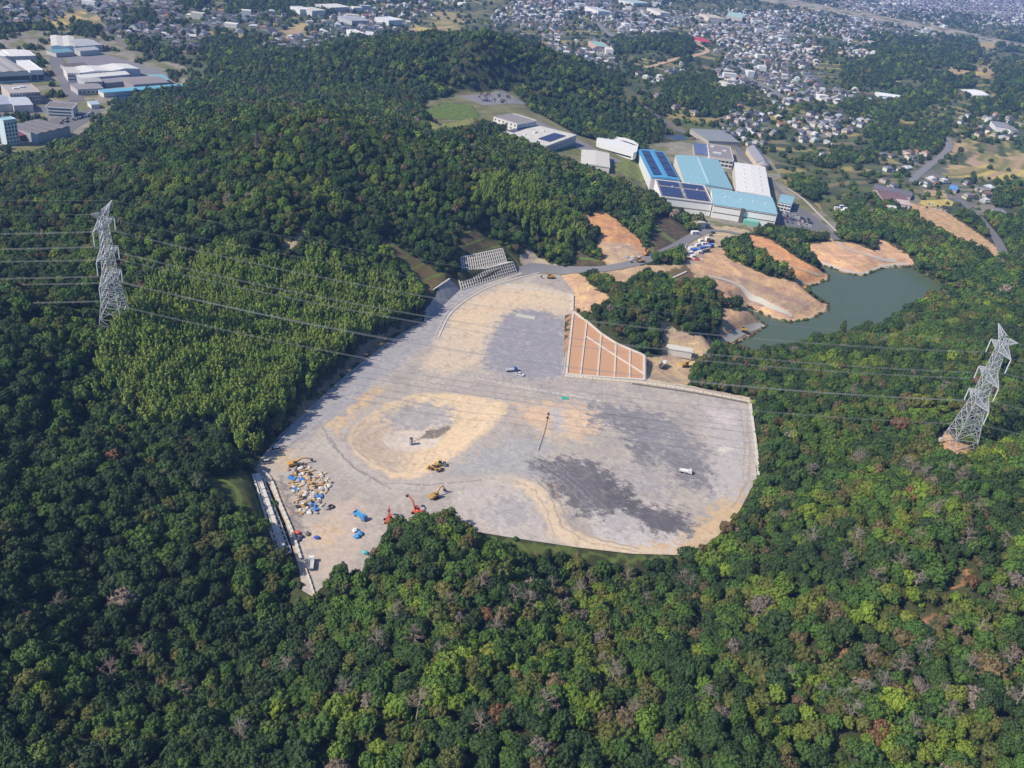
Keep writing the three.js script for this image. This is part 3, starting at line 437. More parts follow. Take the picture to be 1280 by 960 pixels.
blockRun('block_wall', 'short pale wall running down to the framed slope', 'wall', [[716,370],[715.5,389]], 4, 1.2, 1, concWhite, zero);
blockRun('kerb', 'thin tan kerb left of the terracotta framed slope', 'kerb', [[713.5,392],[704.5,468]], 4, .5, .35, conc, zero);
blockRun('concrete_apron', 'broad cream concrete strip along the far edge of the site', 'apron', [[706,470],[760,475],[806,479],[870,489],[938,502.5]], 5, 2.4, .5, new THREE.MeshStandardMaterial({ map: noisyTex([204, 192, 172], .1), roughness: .9 }), zero, 0, 'slab');
blockRun('sandbag_row', 'row of small dark weights along the cream far edge of the site', 'weights', [[790,480],[870,492],[934,504]], 2.6, .9, .7, mat(120, 116, 112), zero, 0, 'weight');
blockRun('guard_wall', 'white guard wall along the right edge of the site', 'wall', [[938,506],[942,536],[946,568],[948,598]], 3.2, .9, 1.1, concWhite, zero);
blockRun('kerb', 'grey kerb between the bamboo stand and the haul road', 'kerb', [[318,588],[346,556],[400,500],[450,456],[500,419],[528,403]], 3, .4, .5, conc, zero);
blockRun('guard_wall', 'white parapet beside the lattice slope left of the debris', 'wall', [[328,590],[337,598],[350,630],[366,668],[376,700]], 3, .9, 1.1, concWhite, zero);
blockRun('guard_wall', 'narrow white parapet along the shaded exit road', 'wall', [[382,712],[388,728],[393,745]], 3, .35, .9, concWhite, zero);
solo('concrete_slab', box(12, .25, 4), conc, 'flat pale concrete slab on the grey upper part of the site', 'slab', (p => [p[0], 0, p[1]])(at(657, 396)), -.1);
{ const p = at(514, 549), g = thing('riser_pipe', 'upright grey drain riser standing in the sediment basin', 'pipe', [p[0], -3, p[1]]); part('pipe', new THREE.CylinderGeometry(.8, 1, 3.4, 16).translate(0, 1.7, 0), concGrey, g); part('grate', new THREE.CylinderGeometry(.85, .85, .25, 16).translate(0, 3.5, 0), mat(92, 100, 104, .6, .4), g); }
{ const A = at(673, 564), B = at(686, 515), g = thing('drain_hose', 'thin dark hose laid across the middle of the site', 'hose', [A[0], 0, A[1]]); part('hose', limbGeo([V(0, .2, 0), V((B[0] - A[0]) * .5 + .5, .2, (B[1] - A[1]) * .5), V(B[0] - A[0], .2, B[1] - A[1])], .1, .1, 6), mat(104, 110, 104), g); for (const t of [.83, .93]) part('valve', new THREE.CylinderGeometry(.45, .5, .7, 8).translate((B[0] - A[0]) * t, .45, (B[1] - A[1]) * t), mat(52, 50, 54), g); }
solo('green_sheet', box(3.6, .35, 2.4), mat(60, 172, 150), 'small turquoise sheet lying on the grey gravel', 'sheet', (p => [p[0], .02, p[1]])(at(706, 498)), .2);
// white covered culvert and gear on the lower work yard
{ const a = hit(848, 443), y = H(...a), g = thing('box_culvert', 'long white box culvert beside the lower work yard', 'culvert', [a[0], y - .3, a[1]], -.12); boxPart('body', 15, 4.2, 5.5, 0, 0, 0, concWhite, g); boxPart('roof_slab', 15.6, .4, 6.1, 0, 4.2, 0, concWhite, g); boxPart('opening', .3, 2.8, 3.4, 7.45, .5, 0, mat(60, 58, 58), g); }
{ const C = [[832,352],[858,340]].map(p => hit(...p)); blockRun('concrete_step', 'white concrete beam across the brown slope behind the clump', 'beam', [[C[0][0], 0, C[0][1]], [C[1][0], 0, C[1][1]]], 4, 1.2, .8, concWhite); }

// ---------------------------------------------------------------- pylons and lines
const steel = mat(196, 198, 204, .55, .35), glassy = mat(214, 216, 214, .3);
function pylon(label, x, y, z) {
  const g = thing('transmission_pylon', label, 'pylon', [x, y, z]);
  const prof = [[-2, 6.1], [26, 2.5], [52, 1.55], [60, 1.1]], hw = h => { for (let i = 0; i < prof.length - 1; i++) if (h <= prof[i + 1][0]) return lerp(prof[i][1], prof[i + 1][1], (h - prof[i][0]) / (prof[i + 1][0] - prof[i][0])); return 1.1; };
  const cor = (k, h) => { const w = hw(h); return [[-w, h, -w], [w, h, -w], [w, h, w], [-w, h, w]][k & 3]; };
  for (let k = 0; k < 4; k++) { const G = []; for (let i = 0; i < 3; i++) G.push(beam(cor(k, prof[i][0]), cor(k, prof[i + 1][0] - (i === 2 ? 4.5 : 0)), .34)); part('leg', mergeGeometries(G), steel, g); part('footing', box(1.6, 1.6, 1.6, cor(k, 0)[0], -1.4, cor(k, 0)[2]), conc, g); }
  const lev = [0, 6.5, 12.5, 17.5, 22, 26, 30, 34, 38, 41.5, 45, 48.5, 52, 55.5], br = [];
  for (let i = 0; i < lev.length - 1; i++) for (let k = 0; k < 4; k++) { const a = lev[i], b = lev[i + 1]; br.push(beam(cor(k, a), cor(k + 1, b), .19), beam(cor(k + 1, a), cor(k, b), .19), beam(cor(k, b), cor(k + 1, b), .17)); if (i < 4) { const m = (a + b) / 2, c = mix3(cor(k, m), cor(k + 1, m), .5); br.push(beam(cor(k, m), c, .16), beam(cor(k + 1, m), c, .16)); } }
  const bp = part('bracing', mergeGeometries(br), steel, g); bp.userData.kind = 'stuff';
  const tips = [];
  for (const [h, L] of [[52, 10.2], [38, 10.6], [26, 11]]) for (const s of [-1, 1]) {
    const w = hw(h), tip = [0, h, s * L], G = []; for (const q of [-1, 1]) { const a0 = [q * w, h - .6, s * w], a1 = [q * hw(h + 3), h + 3, s * hw(h + 3)]; G.push(beam(a0, tip, .28), beam(a1, tip, .28)); for (let k = 0; k < 5; k++) { const t = k / 5, u = (k + 1) / 5; G.push(beam(mix3(a0, tip, t), mix3(a1, tip, u), .16), beam(mix3(a1, tip, t), mix3(a0, tip, t), .16)); } }
    for (let k = 0; k < 5; k++) { const t = k / 5, u = (k + 1) / 5; G.push(beam(mix3([-w, h - .6, s * w], tip, t), mix3([w, h - .6, s * w], tip, u), .16), beam(mix3([w, h - .6, s * w], tip, t), mix3([-w, h - .6, s * w], tip, u), .16)); }
    part('crossarm', mergeGeometries(G), steel, g); const I = []; for (let k = 0; k < 12; k++) I.push(new THREE.CylinderGeometry(.3, .3, .32, 8).translate(0, h - .6 - k * .52, s * L)); I.push(new THREE.CylinderGeometry(.12, .12, 6.6, 6).translate(0, h - 3.4, s * L)); part('insulator_string', mergeGeometries(I), glassy, g); tips.push([x, y + h - 6.8, z + s * L]);
  }
  for (const s of [-1, 1]) { const tip = [0, 60, s * 10], G = []; for (const q of [-1, 1]) { const a0 = [q * 1.35, 54.5, s * 1.3], a1 = [q * 1, 58, s * 1]; G.push(beam(a0, tip, .26), beam(a1, tip, .26)); for (let k = 0; k < 5; k++) G.push(beam(mix3(a0, tip, k / 5), mix3(a1, tip, (k + 1) / 5), .16), beam(mix3(a1, tip, k / 5), mix3(a0, tip, k / 5), .16)); } G.push(beam([-1.35, 54.5, s * 1.3], [-1, 58, s], .24), beam([1.35, 54.5, s * 1.3], [1, 58, s], .24), beam([-1, 58, -1], [1, 58, 1], .2), beam([-1, 58, 1], [1, 58, -1], .2)); part('peak_arm', mergeGeometries(G), steel, g); tips.push([x, y + 60, z + s * 10]); }
  return tips;
}
const PLb = at(146, 411, 25), PRb = at(1199, 556, 25), yL = H(...PLb), yR = H(...PRb);
const TL = pylon('tall grey lattice pylon among trees at the left', PLb[0], yL, PLb[1]), TR = pylon('tall grey lattice pylon on bare orange soil at the right', PRb[0], yR, PRb[1]);
const wireMat = mat(150, 152, 156, .6, .3), LV = ['upper', 'upper', 'middle', 'middle', 'lower', 'lower', 'topmost earth', 'topmost earth'];
function wire(A, B, sag, label) {
  const bun = [], n = 40, off = sag === 0 ? [0] : [-.22, .22];
  const far = label.includes('earth'); for (const o of far ? [0] : off) { const pts = []; for (let i = 0; i <= n; i++) { const t = i / n; pts.push(V(lerp(A[0], B[0], t) - A[0], lerp(A[1], B[1], t) - 4 * sag * t * (1 - t) - A[1] + o, lerp(A[2], B[2], t) - A[2])); } bun.push(new THREE.TubeGeometry(new THREE.CatmullRomCurve3(pts), 40, far ? .03 : .055, 4)); }
  const m = solo('power_line', mergeGeometries(bun), wireMat, label, 'power line', A); return m;
}
TL.forEach((a, i) => { const side = i % 2 ? 'near side' : 'far side'; wire(a, TR[i], i < 6 ? 12 : 9, `${LV[i]} cable on the ${side} spanning between the two pylons`); wire([a[0] - 640, a[1] - 9, a[2] + 12], a, i < 6 ? 24 : 20, `${LV[i]} cable on the ${side} leaving the left pylon leftwards`); wire(TR[i], [TR[i][0] + 420, TR[i][1] - 4, TR[i][2] + 20], i < 6 ? 11 : 8, `${LV[i]} cable on the ${side} leaving the right pylon rightwards`); });
// ---------------------------------------------------------------- buildings
const glass = mat(52, 60, 72, .15), solarMat = new THREE.MeshPhysicalMaterial({ color: lin(52, 60, 104), roughness: .28 });
const roofRect = (a, b, c, h) => { const A = at(...a, h), B = at(...b, h), C = at(...c, h), w = Math.hypot(B[0] - A[0], B[1] - A[1]), ux = (B[0] - A[0]) / w, uz = (B[1] - A[1]) / w, px = uz, pz = -ux, d = (C[0] - B[0]) * px + (C[1] - B[1]) * pz; return { x: (A[0] + B[0]) / 2 + px * d / 2, z: (A[1] + B[1]) / 2 + pz * d / 2, w, d: Math.abs(d), turn: Math.atan2(-uz, ux) }; };
function gableGeo(w, d, rise, along = 'x') {         // closed low roof, ridge along x or z, eaves at 0
  const W = along === 'x' ? d : w, Ln = along === 'x' ? w : d, s = new THREE.Shape([new THREE.Vector2(-W / 2, -.25), new THREE.Vector2(W / 2, -.25), new THREE.Vector2(W / 2, 0), new THREE.Vector2(0, rise), new THREE.Vector2(-W / 2, 0)]), g = new THREE.ExtrudeGeometry(s, { depth: Ln, bevelEnabled: false }); g.translate(0, 0, -Ln / 2); if (along === 'x') g.rotateY(Math.PI / 2); const uv = g.attributes.uv; for (let i = 0; i < uv.count; i++) uv.setXY(i, uv.getX(i) / 26, uv.getY(i) / 26); return g;
}
function windows(g, wall, face, w, d, rows, cols, y0, dy, ww, wh) { const L = face === 'front' || face === 'back' ? w : d; for (let r = 0; r < rows; r++) for (let c = 0; c < cols; c++) { const u = (c + .5) / cols * L - L / 2, y = y0 + r * dy; if (face === 'front') boxPart('window', ww, wh, .12, u, y, d / 2 + .05, glass, g); else if (face === 'right') boxPart('window', .12, wh, ww, w / 2 + .05, y, u, glass, g); else if (face === 'left') boxPart('window', .12, wh, ww, -w / 2 - .05, y, u, glass, g); } }
const ROOFS = {}; function roofMat(c, rough) { const k = c.map(v => Math.round(v / 10)).join(); return ROOFS[k] ??= (() => { const o = rr(0, 99), t = makeTexture(192, 192, (i, j) => { const st = n2(i / 5 + o, j / 60), f = fbm(i / 40 + o, j / 40, 4), seam = i % 8 === 0 ? -.05 : 0, q = 1 + .05 * st + .09 * f + seam + .02 * n2c(i / 1.5, j / 1.5); const rust = f > .32 ? .25 : 0; return [lerp(c[0] * q, 150, rust * .5), lerp(c[1] * q, 130, rust * .5), lerp(c[2] * q, 112, rust * .5)]; }); t.wrapS = t.wrapT = THREE.RepeatWrapping; return new THREE.MeshStandardMaterial({ map: t, roughness: rough }); })(); }
// s: name, label, corners (roof near left, near right, far right), ground height, wall height, roof kind, wall colour, roof colour, extras
function building(s) {
  const hr = s.h + s.H, R = roofRect(...s.c, hr), g = thing(s.name ?? 'factory_building', s.label, s.cat ?? 'building', [R.x, s.h, R.z], R.turn), W = mat(...(s.wall ?? [214, 212, 206])), RM = roofMat(s.roof ?? [150, 150, 152], s.rough ?? .6);
  boxPart('walls', R.w, s.H - .03, R.d, 0, 0, 0, W, g);
  if (s.kind === 'gable' || s.kind === 'gableD') { const m = part('roof', gableGeo(R.w + .8, R.d + .8, s.rise ?? 2, s.kind === 'gable' ? 'x' : 'z'), RM, g); m.position.y = s.H + .25; if (s.ridge) part('ridge_vent', s.kind === 'gable' ? box(R.w * .9, .7, 1.4, 0, s.H + (s.rise ?? 2) - .1) : box(1.4, .7, R.d * .9, 0, s.H + (s.rise ?? 2) - .1), mat(176, 200, 208), g); }
  else if (s.kind === 'saw') { const n = s.n ?? 3; for (let i = 0; i < n; i++) { const m = part('roof', gableGeo(R.w / n - .1, R.d + .6, Math.min(1.6, R.w / n * .07), 'z'), RM, g); m.position.set((i + .5) / n * R.w - R.w / 2, s.H + .25, 0); } }
  else { boxPart('roof', R.w - .6, .2, R.d - .6, 0, s.H, 0, RM, g); const t = .5, ph = .7; for (const [a, b, c, d, nm] of [[R.w + .3, t, 0, R.d / 2, 0], [R.w + .3, t, 0, -R.d / 2, 0], [t, R.d - .8, R.w / 2, 0, 0], [t, R.d - .8, -R.w / 2, 0, 0]]) boxPart('parapet', a, ph, b, c, s.H - .1, d, W, g); }
  for (const q of s.win ?? []) windows(g, W, q[0], R.w, R.d, ...q.slice(1));
  for (const q of s.band ?? []) { boxPart('wall_band', R.w * .98, q[1] ?? .6, .1, 0, q[0], R.d / 2 + .06, mat(...(q[2] ?? [98, 78, 78])), g); }
  for (const q of s.vents ?? []) boxPart('roof_vent', q[2] ?? 1.6, 1.2, q[3] ?? 1.6, q[0] * R.w / 2, s.H + (q[4] ?? .2), q[1] * R.d / 2, mat(210, 212, 214), g);
  for (const q of s.solar ?? []) { const [u0, u1, v0, v1, n] = q, y = s.H + (s.kind ? (s.rise ?? 2) + .4 : .55), w = (u1 - u0) * R.w / 2, D = (v1 - v0) * R.d / 2; for (let i = 0; i < n; i++) { const m = boxPart('solar_panel_row', w, .12, D / n * .9, (u0 + u1) * R.w / 4, y, v0 * R.d / 2 + (i + .5) * D / n, solarMat, g); } }
  g.userData.R = undefined; delete g.userData.R; if (s.more) s.more(g, R); CLEARS.push({ P: [[-1, -1], [1, -1], [1, 1], [-1, 1]].map(([a, b]) => { const x = a * (R.w / 2 + 1), z = b * (R.d / 2 + 1), c = Math.cos(R.turn), n = Math.sin(R.turn); return [R.x + x * c + z * n, R.z - x * n + z * c]; }), bb: [R.x - 120, R.x + 120, R.z - 120, R.z + 120] });
  return g;
}
const BLUE = [138, 182, 196], BRIGHT = [78, 156, 204];
// blue roofed works
building({ label: 'long bright blue roofed factory hall covered with solar panels', c: [[814,221.7],[850,225.6],[844.5,192]], h: -9, H: 12, kind: 'gableD', rise: 1.2, wall: [212,214,216], roof: BRIGHT, solar: [[-.82,-.2,-.86,-.46,5],[-.82,-.2,-.42,-.02,5],[-.82,-.2,.02,.42,5],[-.82,-.2,.46,.86,5],[.2,.84,-.86,-.46,5],[.2,.84,-.42,-.02,5],[.2,.84,.02,.42,5],[.2,.84,.46,.86,5]], vents: [[0,.9],[0,.6],[0,.2],[0,-.3]] });
building({ label: 'wide pale blue roofed factory hall in the middle of the works', c: [[856,228.8],[915.6,236.6],[902.3,201.4]], h: -9, H: 12, kind: 'gableD', rise: 1.5, roof: BLUE, ridge: 1, wall: [210,206,200], vents: [[-.8,.96,1,1.4],[-.5,.97,1,1.4],[-.2,.97,1,1.4],[-.1,.97,1,1.4]] });
building({ label: 'grey flat roofed factory hall with dark solar arrays at the front left', c: [[826,246],[890.4,254],[884,232.7]], h: -9, H: 12, roof: [140,136,134], wall: [238,238,234], band: [[4.2,.7],[10.6,.6]], solar: [[-.92,-.1,-.9,-.4,4],[-.92,-.1,-.2,.85,7],[.05,.9,-.9,-.4,4],[.05,.9,-.2,.85,7]], vents: [[-.02,0,1.2,1.2],[-.02,.5,1.2,1.2],[-.4,-.3,1.4,1],[.6,-.3,1.4,1]] });
building({ label: 'pale blue roofed factory hall with long white front wall', c: [[892,255.3],[971.4,267.8],[964,246.7]], h: -9, H: 12, kind: 'gable', rise: .7, roof: [148,190,204], wall: [238,238,234], band: [[4.6,.7],[10.2,.7]], vents: [[-.6,.1,1.6,1,.9],[-.1,.1,1.6,1,.9],[.3,.1,1.6,1,.9],[.7,.1,1.6,1,.9]], more: (g, R) => { boxPart('roof_sheet', R.w * .46, .1, R.d * .48, R.w * .26, 12.32, R.d * .25, mat(176, 200, 212, .5), g).rotation.x = .027; boxPart('stair_tower', 3, 12.6, 2.4, -2, 0, R.d / 2 + 1.2, mat(96, 96, 100), g); boxPart('lean_to', 13, 4, 6, 7, 0, R.d / 2 + 3.1, mat(126, 188, 172), g); } });
building({ label: 'long white roofed factory hall right of the blue roofs', c: [[921,239],[963,246],[942,207]], h: -9, H: 11, kind: 'gableD', rise: .6, roof: [226,226,224], wall: [206,200,192], vents: [-.8,-.5,-.2,.1,.4,.7].flatMap(v => [[-.5, v, 1.6, 1.6, .6], [.5, v, 1.6, 1.6, .6]]), ridge: 0 });
building({ name: 'office_building', label: 'small white works office with light blue roof', c: [[973,252.5],[989.5,256],[985,244.5]], h: -9, H: 7.5, kind: 'gable', rise: .6, roof: BLUE, wall: [222,222,220], win: [['front',2,4,1.4,3,2.4,1.5]] });
building({ name: 'school_building', label: 'white two storey building with big dark windows behind the blue roofs', c: [[887,196.5],[917,201],[912,184]], h: -9, H: 9, roof: [146,140,142], wall: [222,218,212], win: [['front',2,6,1.6,4,3.4,2]], vents: [[-.3,.3,9,3],[.4,-.2,4,2],[-.6,-.6,4,4]] });
building({ name: 'hall_building', label: 'low building with dark blue roof beside the pond', c: [[869,192],[886,194.5],[892,182]], h: -9, H: 6, kind: 'gable', rise: 1.4, roof: [96,112,150], wall: [180,168,160], win: [['front',1,5,1.5,0,2,1.6]] });
building({ name: 'hall_building', label: 'domed grey roofed hall at the right end of the works road', c: [[946,203],[962,205],[958,188]], h: -9, H: 6, kind: 'gableD', rise: 4, roof: [146,146,156], wall: [206,188,170], win: [['front',1,3,2,0,3,1.8]], more: (g, R) => { part('apse_roof', new THREE.CylinderGeometry(.2, R.w * .48, 4, 14, 1, false, -Math.PI / 2, Math.PI).translate(0, 7.4, R.d / 2), mat(156, 154, 160), g); part('apse_wall', new THREE.CylinderGeometry(R.w * .46, R.w * .46, 5.4, 14, 1, false, -Math.PI / 2, Math.PI).translate(0, 2.7, R.d / 2), mat(206, 188, 170), g); } });
building({ name: 'warehouse', label: 'grey broad roofed warehouse beyond the works near the dark field', c: [[886,176],[924,178],[920,164]], h: -11, H: 6, kind: 'gable', rise: 2, roof: [140,146,150], wall: [170,166,160] });
// works on the plateau
building({ name: 'office_building', label: 'white three storey office with grey roof at the end of the plateau works', c: [[646.5,155.5],[670.5,151],[651,140.6]], h: 8, H: 11, roof: [148,144,142], wall: [218,216,210], win: [['front',3,9,1.6,3.4,1.7,1.5],['left',3,6,1.6,3.4,1.7,1.5]] });
building({ label: 'large white flat roofed factory with two dark solar arrays on the plateau', c: [[683.6,183],[720.6,169.3],[663,154.7]], h: 4, H: 10, roof: [208,206,200], wall: [170,172,178], solar: [[-.5,.7,-.98,-.72,5],[-.5,.6,.3,.8,7]], vents: [[.1,-.2,6,2.4],[-.4,-.3,2,1.4],[.5,-.1,2,1.4]], win: [['left',1,5,5,0,1.8,1.6],['front',2,14,1.4,4,1.1,2.4]] });
building({ name: 'hall_building', label: 'white hall with low double pitched roof below the plateau factory', c: [[726.6,205],[762,209.7],[763.5,192]], h: -1, H: 7, kind: 'gableD', rise: 1, roof: [214,208,196], wall: [222,218,210] });
{ // curved fronted white building
  const h = -2, Hh = 7, pts = poly([[746,179],[746,173],[756,171.8],[770,171.4],[782,173],[792,176.5],[798,181],[796,190],[792,191.5]], h + Hh), c = pts.reduce((s, p) => [s[0] + p[0] / pts.length, s[1] + p[1] / pts.length], [0, 0]), s = new THREE.Shape(pts.map(p => new THREE.Vector2(p[0] - c[0], -(p[1] - c[1])))), ex = (d, y) => { const g = new THREE.ExtrudeGeometry(s, { depth: d, bevelEnabled: false }); g.rotateX(-Math.PI / 2); g.translate(0, y, 0); return g; };
  const g = thing('curved_hall', 'white building with a curved roof edge and long low front', 'building', [c[0], h, c[1]]); part('walls', ex(Hh, 0), mat(226, 226, 224), g); part('roof', ex(.5, Hh + .02), mat(220, 222, 222), g); const A = pts[0], B = pts[8]; for (let i = 1; i < 10; i++) { const x = lerp(A[0], B[0], i / 10) - c[0], z = lerp(A[1], B[1], i / 10) - c[1] + .15; const m = boxPart('window', 4.6, 1.5, .2, x, 1.6, z, glass, g); m.rotation.y = Math.atan2(-(B[1] - A[1]), B[0] - A[0]); } for (let i = 0; i < 6; i++) { const t = .35 + i * .1, x = lerp(pts[3][0], pts[6][0], t) - c[0] - 1, z = lerp(pts[3][1], pts[6][1], t) - c[1] + 8; boxPart('skylight', 5, .3, 1.4, x, Hh + .5, z, glass, g); }
}
// industrial estate at the upper left
const IND = (label, c, Hh, kind, roof, wall, o = {}) => building({ label, c, h: -20, H: Hh, kind, roof, wall, ...o });
IND('white twin gabled warehouse at the far end of the estate road', [[64,57.5],[95,58.5],[91,45.5]], 9, 'saw', [206,208,202], [216,216,212], { n: 2 });
IND('grey roofed plant joined to the right of the twin gabled warehouse', [[96,58],[128,56],[124.5,47.5]], 8, 'gable', [176,180,186], [206,206,204], { win: [['front',1,6,3,0,2,2]] });
IND('low grey hall in front of the twin gabled warehouse', [[100,64],[124,62],[122,58]], 6, 'gable', [182,184,188], [200,198,194]);
IND('small teal roofed shed beside the estate road', [[70,66.5],[92,64.7],[90,60]], 5, 'gable', [112,158,172], [190,188,180]);
IND('white double roofed hall at the left edge of the estate', [[-6,71],[14,70.5],[16,63]], 7, 'saw', [222,222,220], [210,210,208], { n: 2 });
IND('white middle hall left of the estate road', [[14.5,70.5],[33,70],[34,61.5]], 7, 'gable', [224,224,222], [206,206,204]);
IND('white end hall left of the estate road', [[33.6,70],[45,69.5],[46,61.5]], 7, 'gable', [220,222,222], [206,206,204]);
IND('large grey roofed factory with pale eaves at the left edge', [[-12,91],[35,89],[28,71]], 11, 'saw', [164,162,160], [206,208,208], { n: 3, win: [['front',1,8,2,0,6,4.5]] });
IND('white cube hall with two dark doors', [[37.5,88.5],[54,88],[49,75]], 11, undefined, [226,228,230], [218,220,222], { win: [['front',1,2,.5,0,6,6]] });
IND('grey windowed block behind the striped office', [[12,117],[50.5,115.5],[49,105]], 11, undefined, [176,170,166], [190,180,172], { win: [['front',3,10,1.6,3.3,1.5,1.5]], vents: [[-.3,0,5,4],[.2,-.3,5,4]] });
IND('blue grey roofed hall at the left edge', [[-4,131],[16,130],[14,118.5]], 7, 'gable', [164,174,190], [196,194,190]);
IND('pale roofed hall right of the blue grey hall', [[17,132],[41,131],[37,120.5]], 7, 'gable', [190,198,208], [196,190,184]);
IND('white striped three storey office with dark roof', [[57,134],[91,136],[84,129]], 9, undefined, [128,122,122], [224,222,218], { name: 'office_building', win: [['front',3,1,1.4,2.9,20,1.1]] });
IND('big dark grey roofed factory beside the car park', [[46,168],[87,158],[70,144.5]], 8, 'saw', [124,120,120], [176,178,184], { n: 4 });
IND('pale blue and white tower block at the left edge', [[4,151],[20,149],[15.5,145.5]], 22, undefined, [150,196,210], [196,214,218], { name: 'tower_block', win: [['right',6,4,2,3.2,1.4,1.6],['front',6,4,2,3.2,1.4,1.6]] });
IND('small red framed loading shed in front of the dark grey factory', [[24,170],[46,166],[42,160]], 5, 'gable', [140,84,86], [112,92,92]);
IND('two storey office at the head of the long estate factory', [[84,92],[100,92],[99,84]], 9, undefined, [196,194,190], [214,212,208], { name: 'office_building', win: [['front',2,6,2,3.6,1.6,1.5]] });
IND('long white roofed strip of the estate factory', [[101,91.5],[175,86],[172,79]], 8, 'saw', [216,218,220], [196,200,206], { n: 2 });
IND('narrow white roofed strip of the estate factory', [[104,98],[162,93],[161,88.5]], 7, 'gable', [220,220,218], [186,188,194]);
IND('grey roofed hall of the estate factory beside the white strips', [[106,103],[128,102],[126,97]], 7, 'gable', [176,176,178], [180,180,182]);
IND('dark recessed hall of the estate factory', [[132,104],[163,101],[161,96]], 5, 'gable', [150,150,156], [140,140,146]);
IND('brown grey roofed hall at the right end of the estate factory', [[167,106],[211,103],[206,94]], 7, 'gable', [146,142,140], [150,144,142]);
IND('grey roofed shed at the near end of the estate factory', [[97,112],[129,110.5],[126,104]], 6, 'gable', [150,146,148], [186,182,178], { win: [['front',1,6,2,0,2,1.6]] });
IND('small teal roofed annex at the right end of the estate factory', [[196,100.5],[212,100],[207,93]], 6, 'gable', [126,176,190], [180,180,180]);
IND('long thin light blue roofed warehouse along the pond edge', [[129.5,116],[236,108],[233,104.5]], 5, 'gable', [110,178,208], [210,208,202], { rise: 1 });
IND('low dark roofed garage along the top of the estate factory', [[84,84],[110,82.5],[109,78]], 5, 'gable', [110,104,102], [176,172,168]);
IND('small white shed near the pond', [[114,131],[124,130.5],[122,126.5]], 4, 'gable', [176,196,212], [222,222,220]);
// right hand valley
const VAL = (label, c, Hh, kind, roof, wall, o = {}) => { const q = hit((c[0][0] + c[1][0]) / 2, (c[0][1] + c[1][1]) / 2 + 3); return building({ name: 'shed_building', label, c, h: H(...q) - .4, H: Hh, kind, roof, wall, ...o }); };
VAL('long dark grey roofed shed in the right valley', [[1092,236],[1139,246],[1140,240]], 5, 'gable', [112,110,118], [170,164,158]);
VAL('brown roofed shed in front of the long grey shed', [[1104,249],[1136,254],[1130,242]], 5, 'gable', [126,100,104], [186,176,168]);
VAL('white open fronted shed beside the gravel yard', [[1124,255],[1138,257],[1138,251]], 4, 'gable', [196,176,172], [216,212,206]);
VAL('low white shed at the near edge of the gravel yard', [[1113,262],[1122,263],[1122,258]], 4, 'gable', [206,206,204], [216,212,206]);
VAL('blue tarpaulin roofed hut beside the yellow field', [[1187,236],[1196,238],[1194,232]], 4, 'gable', [98,150,206], [176,172,168]);
VAL('long white greenhouse at the foot of the far right hill', [[1100,119.5],[1133,124],[1132,120]], 4, 'gable', [236,238,240], [230,232,234], { name: 'greenhouse' });
VAL('large white house group at the far right edge', [[1245,158],[1263,161],[1264,155]], 7, 'gable', [150,150,158], [226,224,220]);
VAL('small white house beside the large white house at the far right', [[1264,163],[1273,164],[1273,158]], 6, 'gable', [140,140,148], [228,226,222]);
for (let i = 0; i < 6; i++) VAL(`slim white greenhouse, number ${['one','two','three','four','five','six'][i]} of six from the left on the far right hill`, [[1218 + i * 3.3, 119],[1220 + i * 3.3, 119.2],[1223 + i * 3.3, 114]], 2.5, 'gable', [236,238,240], [226,228,230], { name: 'greenhouse' });
// larger town buildings
const TOWN = (label, c, Hh, roof, wall, kind) => building({ name: 'town_building', label, c, h: H(...at((c[0][0] + c[1][0]) / 2, (c[0][1] + c[1][1]) / 2, -20)), H: Hh, kind, roof, wall });
TOWN('pink walled school block with teal roof on the edge of the plain', [[745.5,58],[762.5,59.5],[762,53.5]], 8, [150,190,186], [206,168,152]);
TOWN('white low factory in the fields left of the peak', [[486,26],[504,25],[501,20]], 9, [226,228,230], [222,224,226]);
TOWN('long white roofed factory at the top left of the fields', [[412,10],[438,9],[436,4]], 9, [222,220,212], [206,206,204]);
TOWN('white office block at the top left of the fields', [[375,12],[388,12],[387,8]], 9, [226,226,224], [226,226,226]);
TOWN('cream works block beside the white office block', [[390,14],[407,13],[405,8]], 9, [206,204,196], [216,214,208]);
TOWN('grey broad hall among the far fields', [[440,26],[462,26],[458,20]], 8, [166,172,182], [176,178,182], 'gable');
TOWN('white twin block behind the yellow field', [[446,42],[456,42],[454,37]], 10, [224,224,224], [226,226,226]);
TOWN('white long block right of the twin block', [[456,44],[466,45],[465,40]], 8, [222,222,222], [226,226,226]);
TOWN('red roofed hall in the far town', [[876,52],[890,53],[885,47]], 6, [196,76,84], [196,170,160], 'gable');
TOWN('pale green roofed block in the far town', [[908,20],[928,23],[926,17]], 10, [176,206,200], [214,206,196]);
TOWN('cream long block in the far town', [[886,22],[906,24],[905,20]], 10, [206,196,176], [216,206,190]);
TOWN('white school block at the top of the far town', [[792,4],[812,4],[810,0]], 9, [180,206,204], [226,226,224]);
TOWN('white block near the top centre of the far town', [[748,14],[762,15],[761,10]], 10, [196,200,206], [226,224,222]);
TOWN('cream block in the right half of the far town', [[826,16],[838,17],[837,12]], 10, [200,196,190], [222,216,208]);

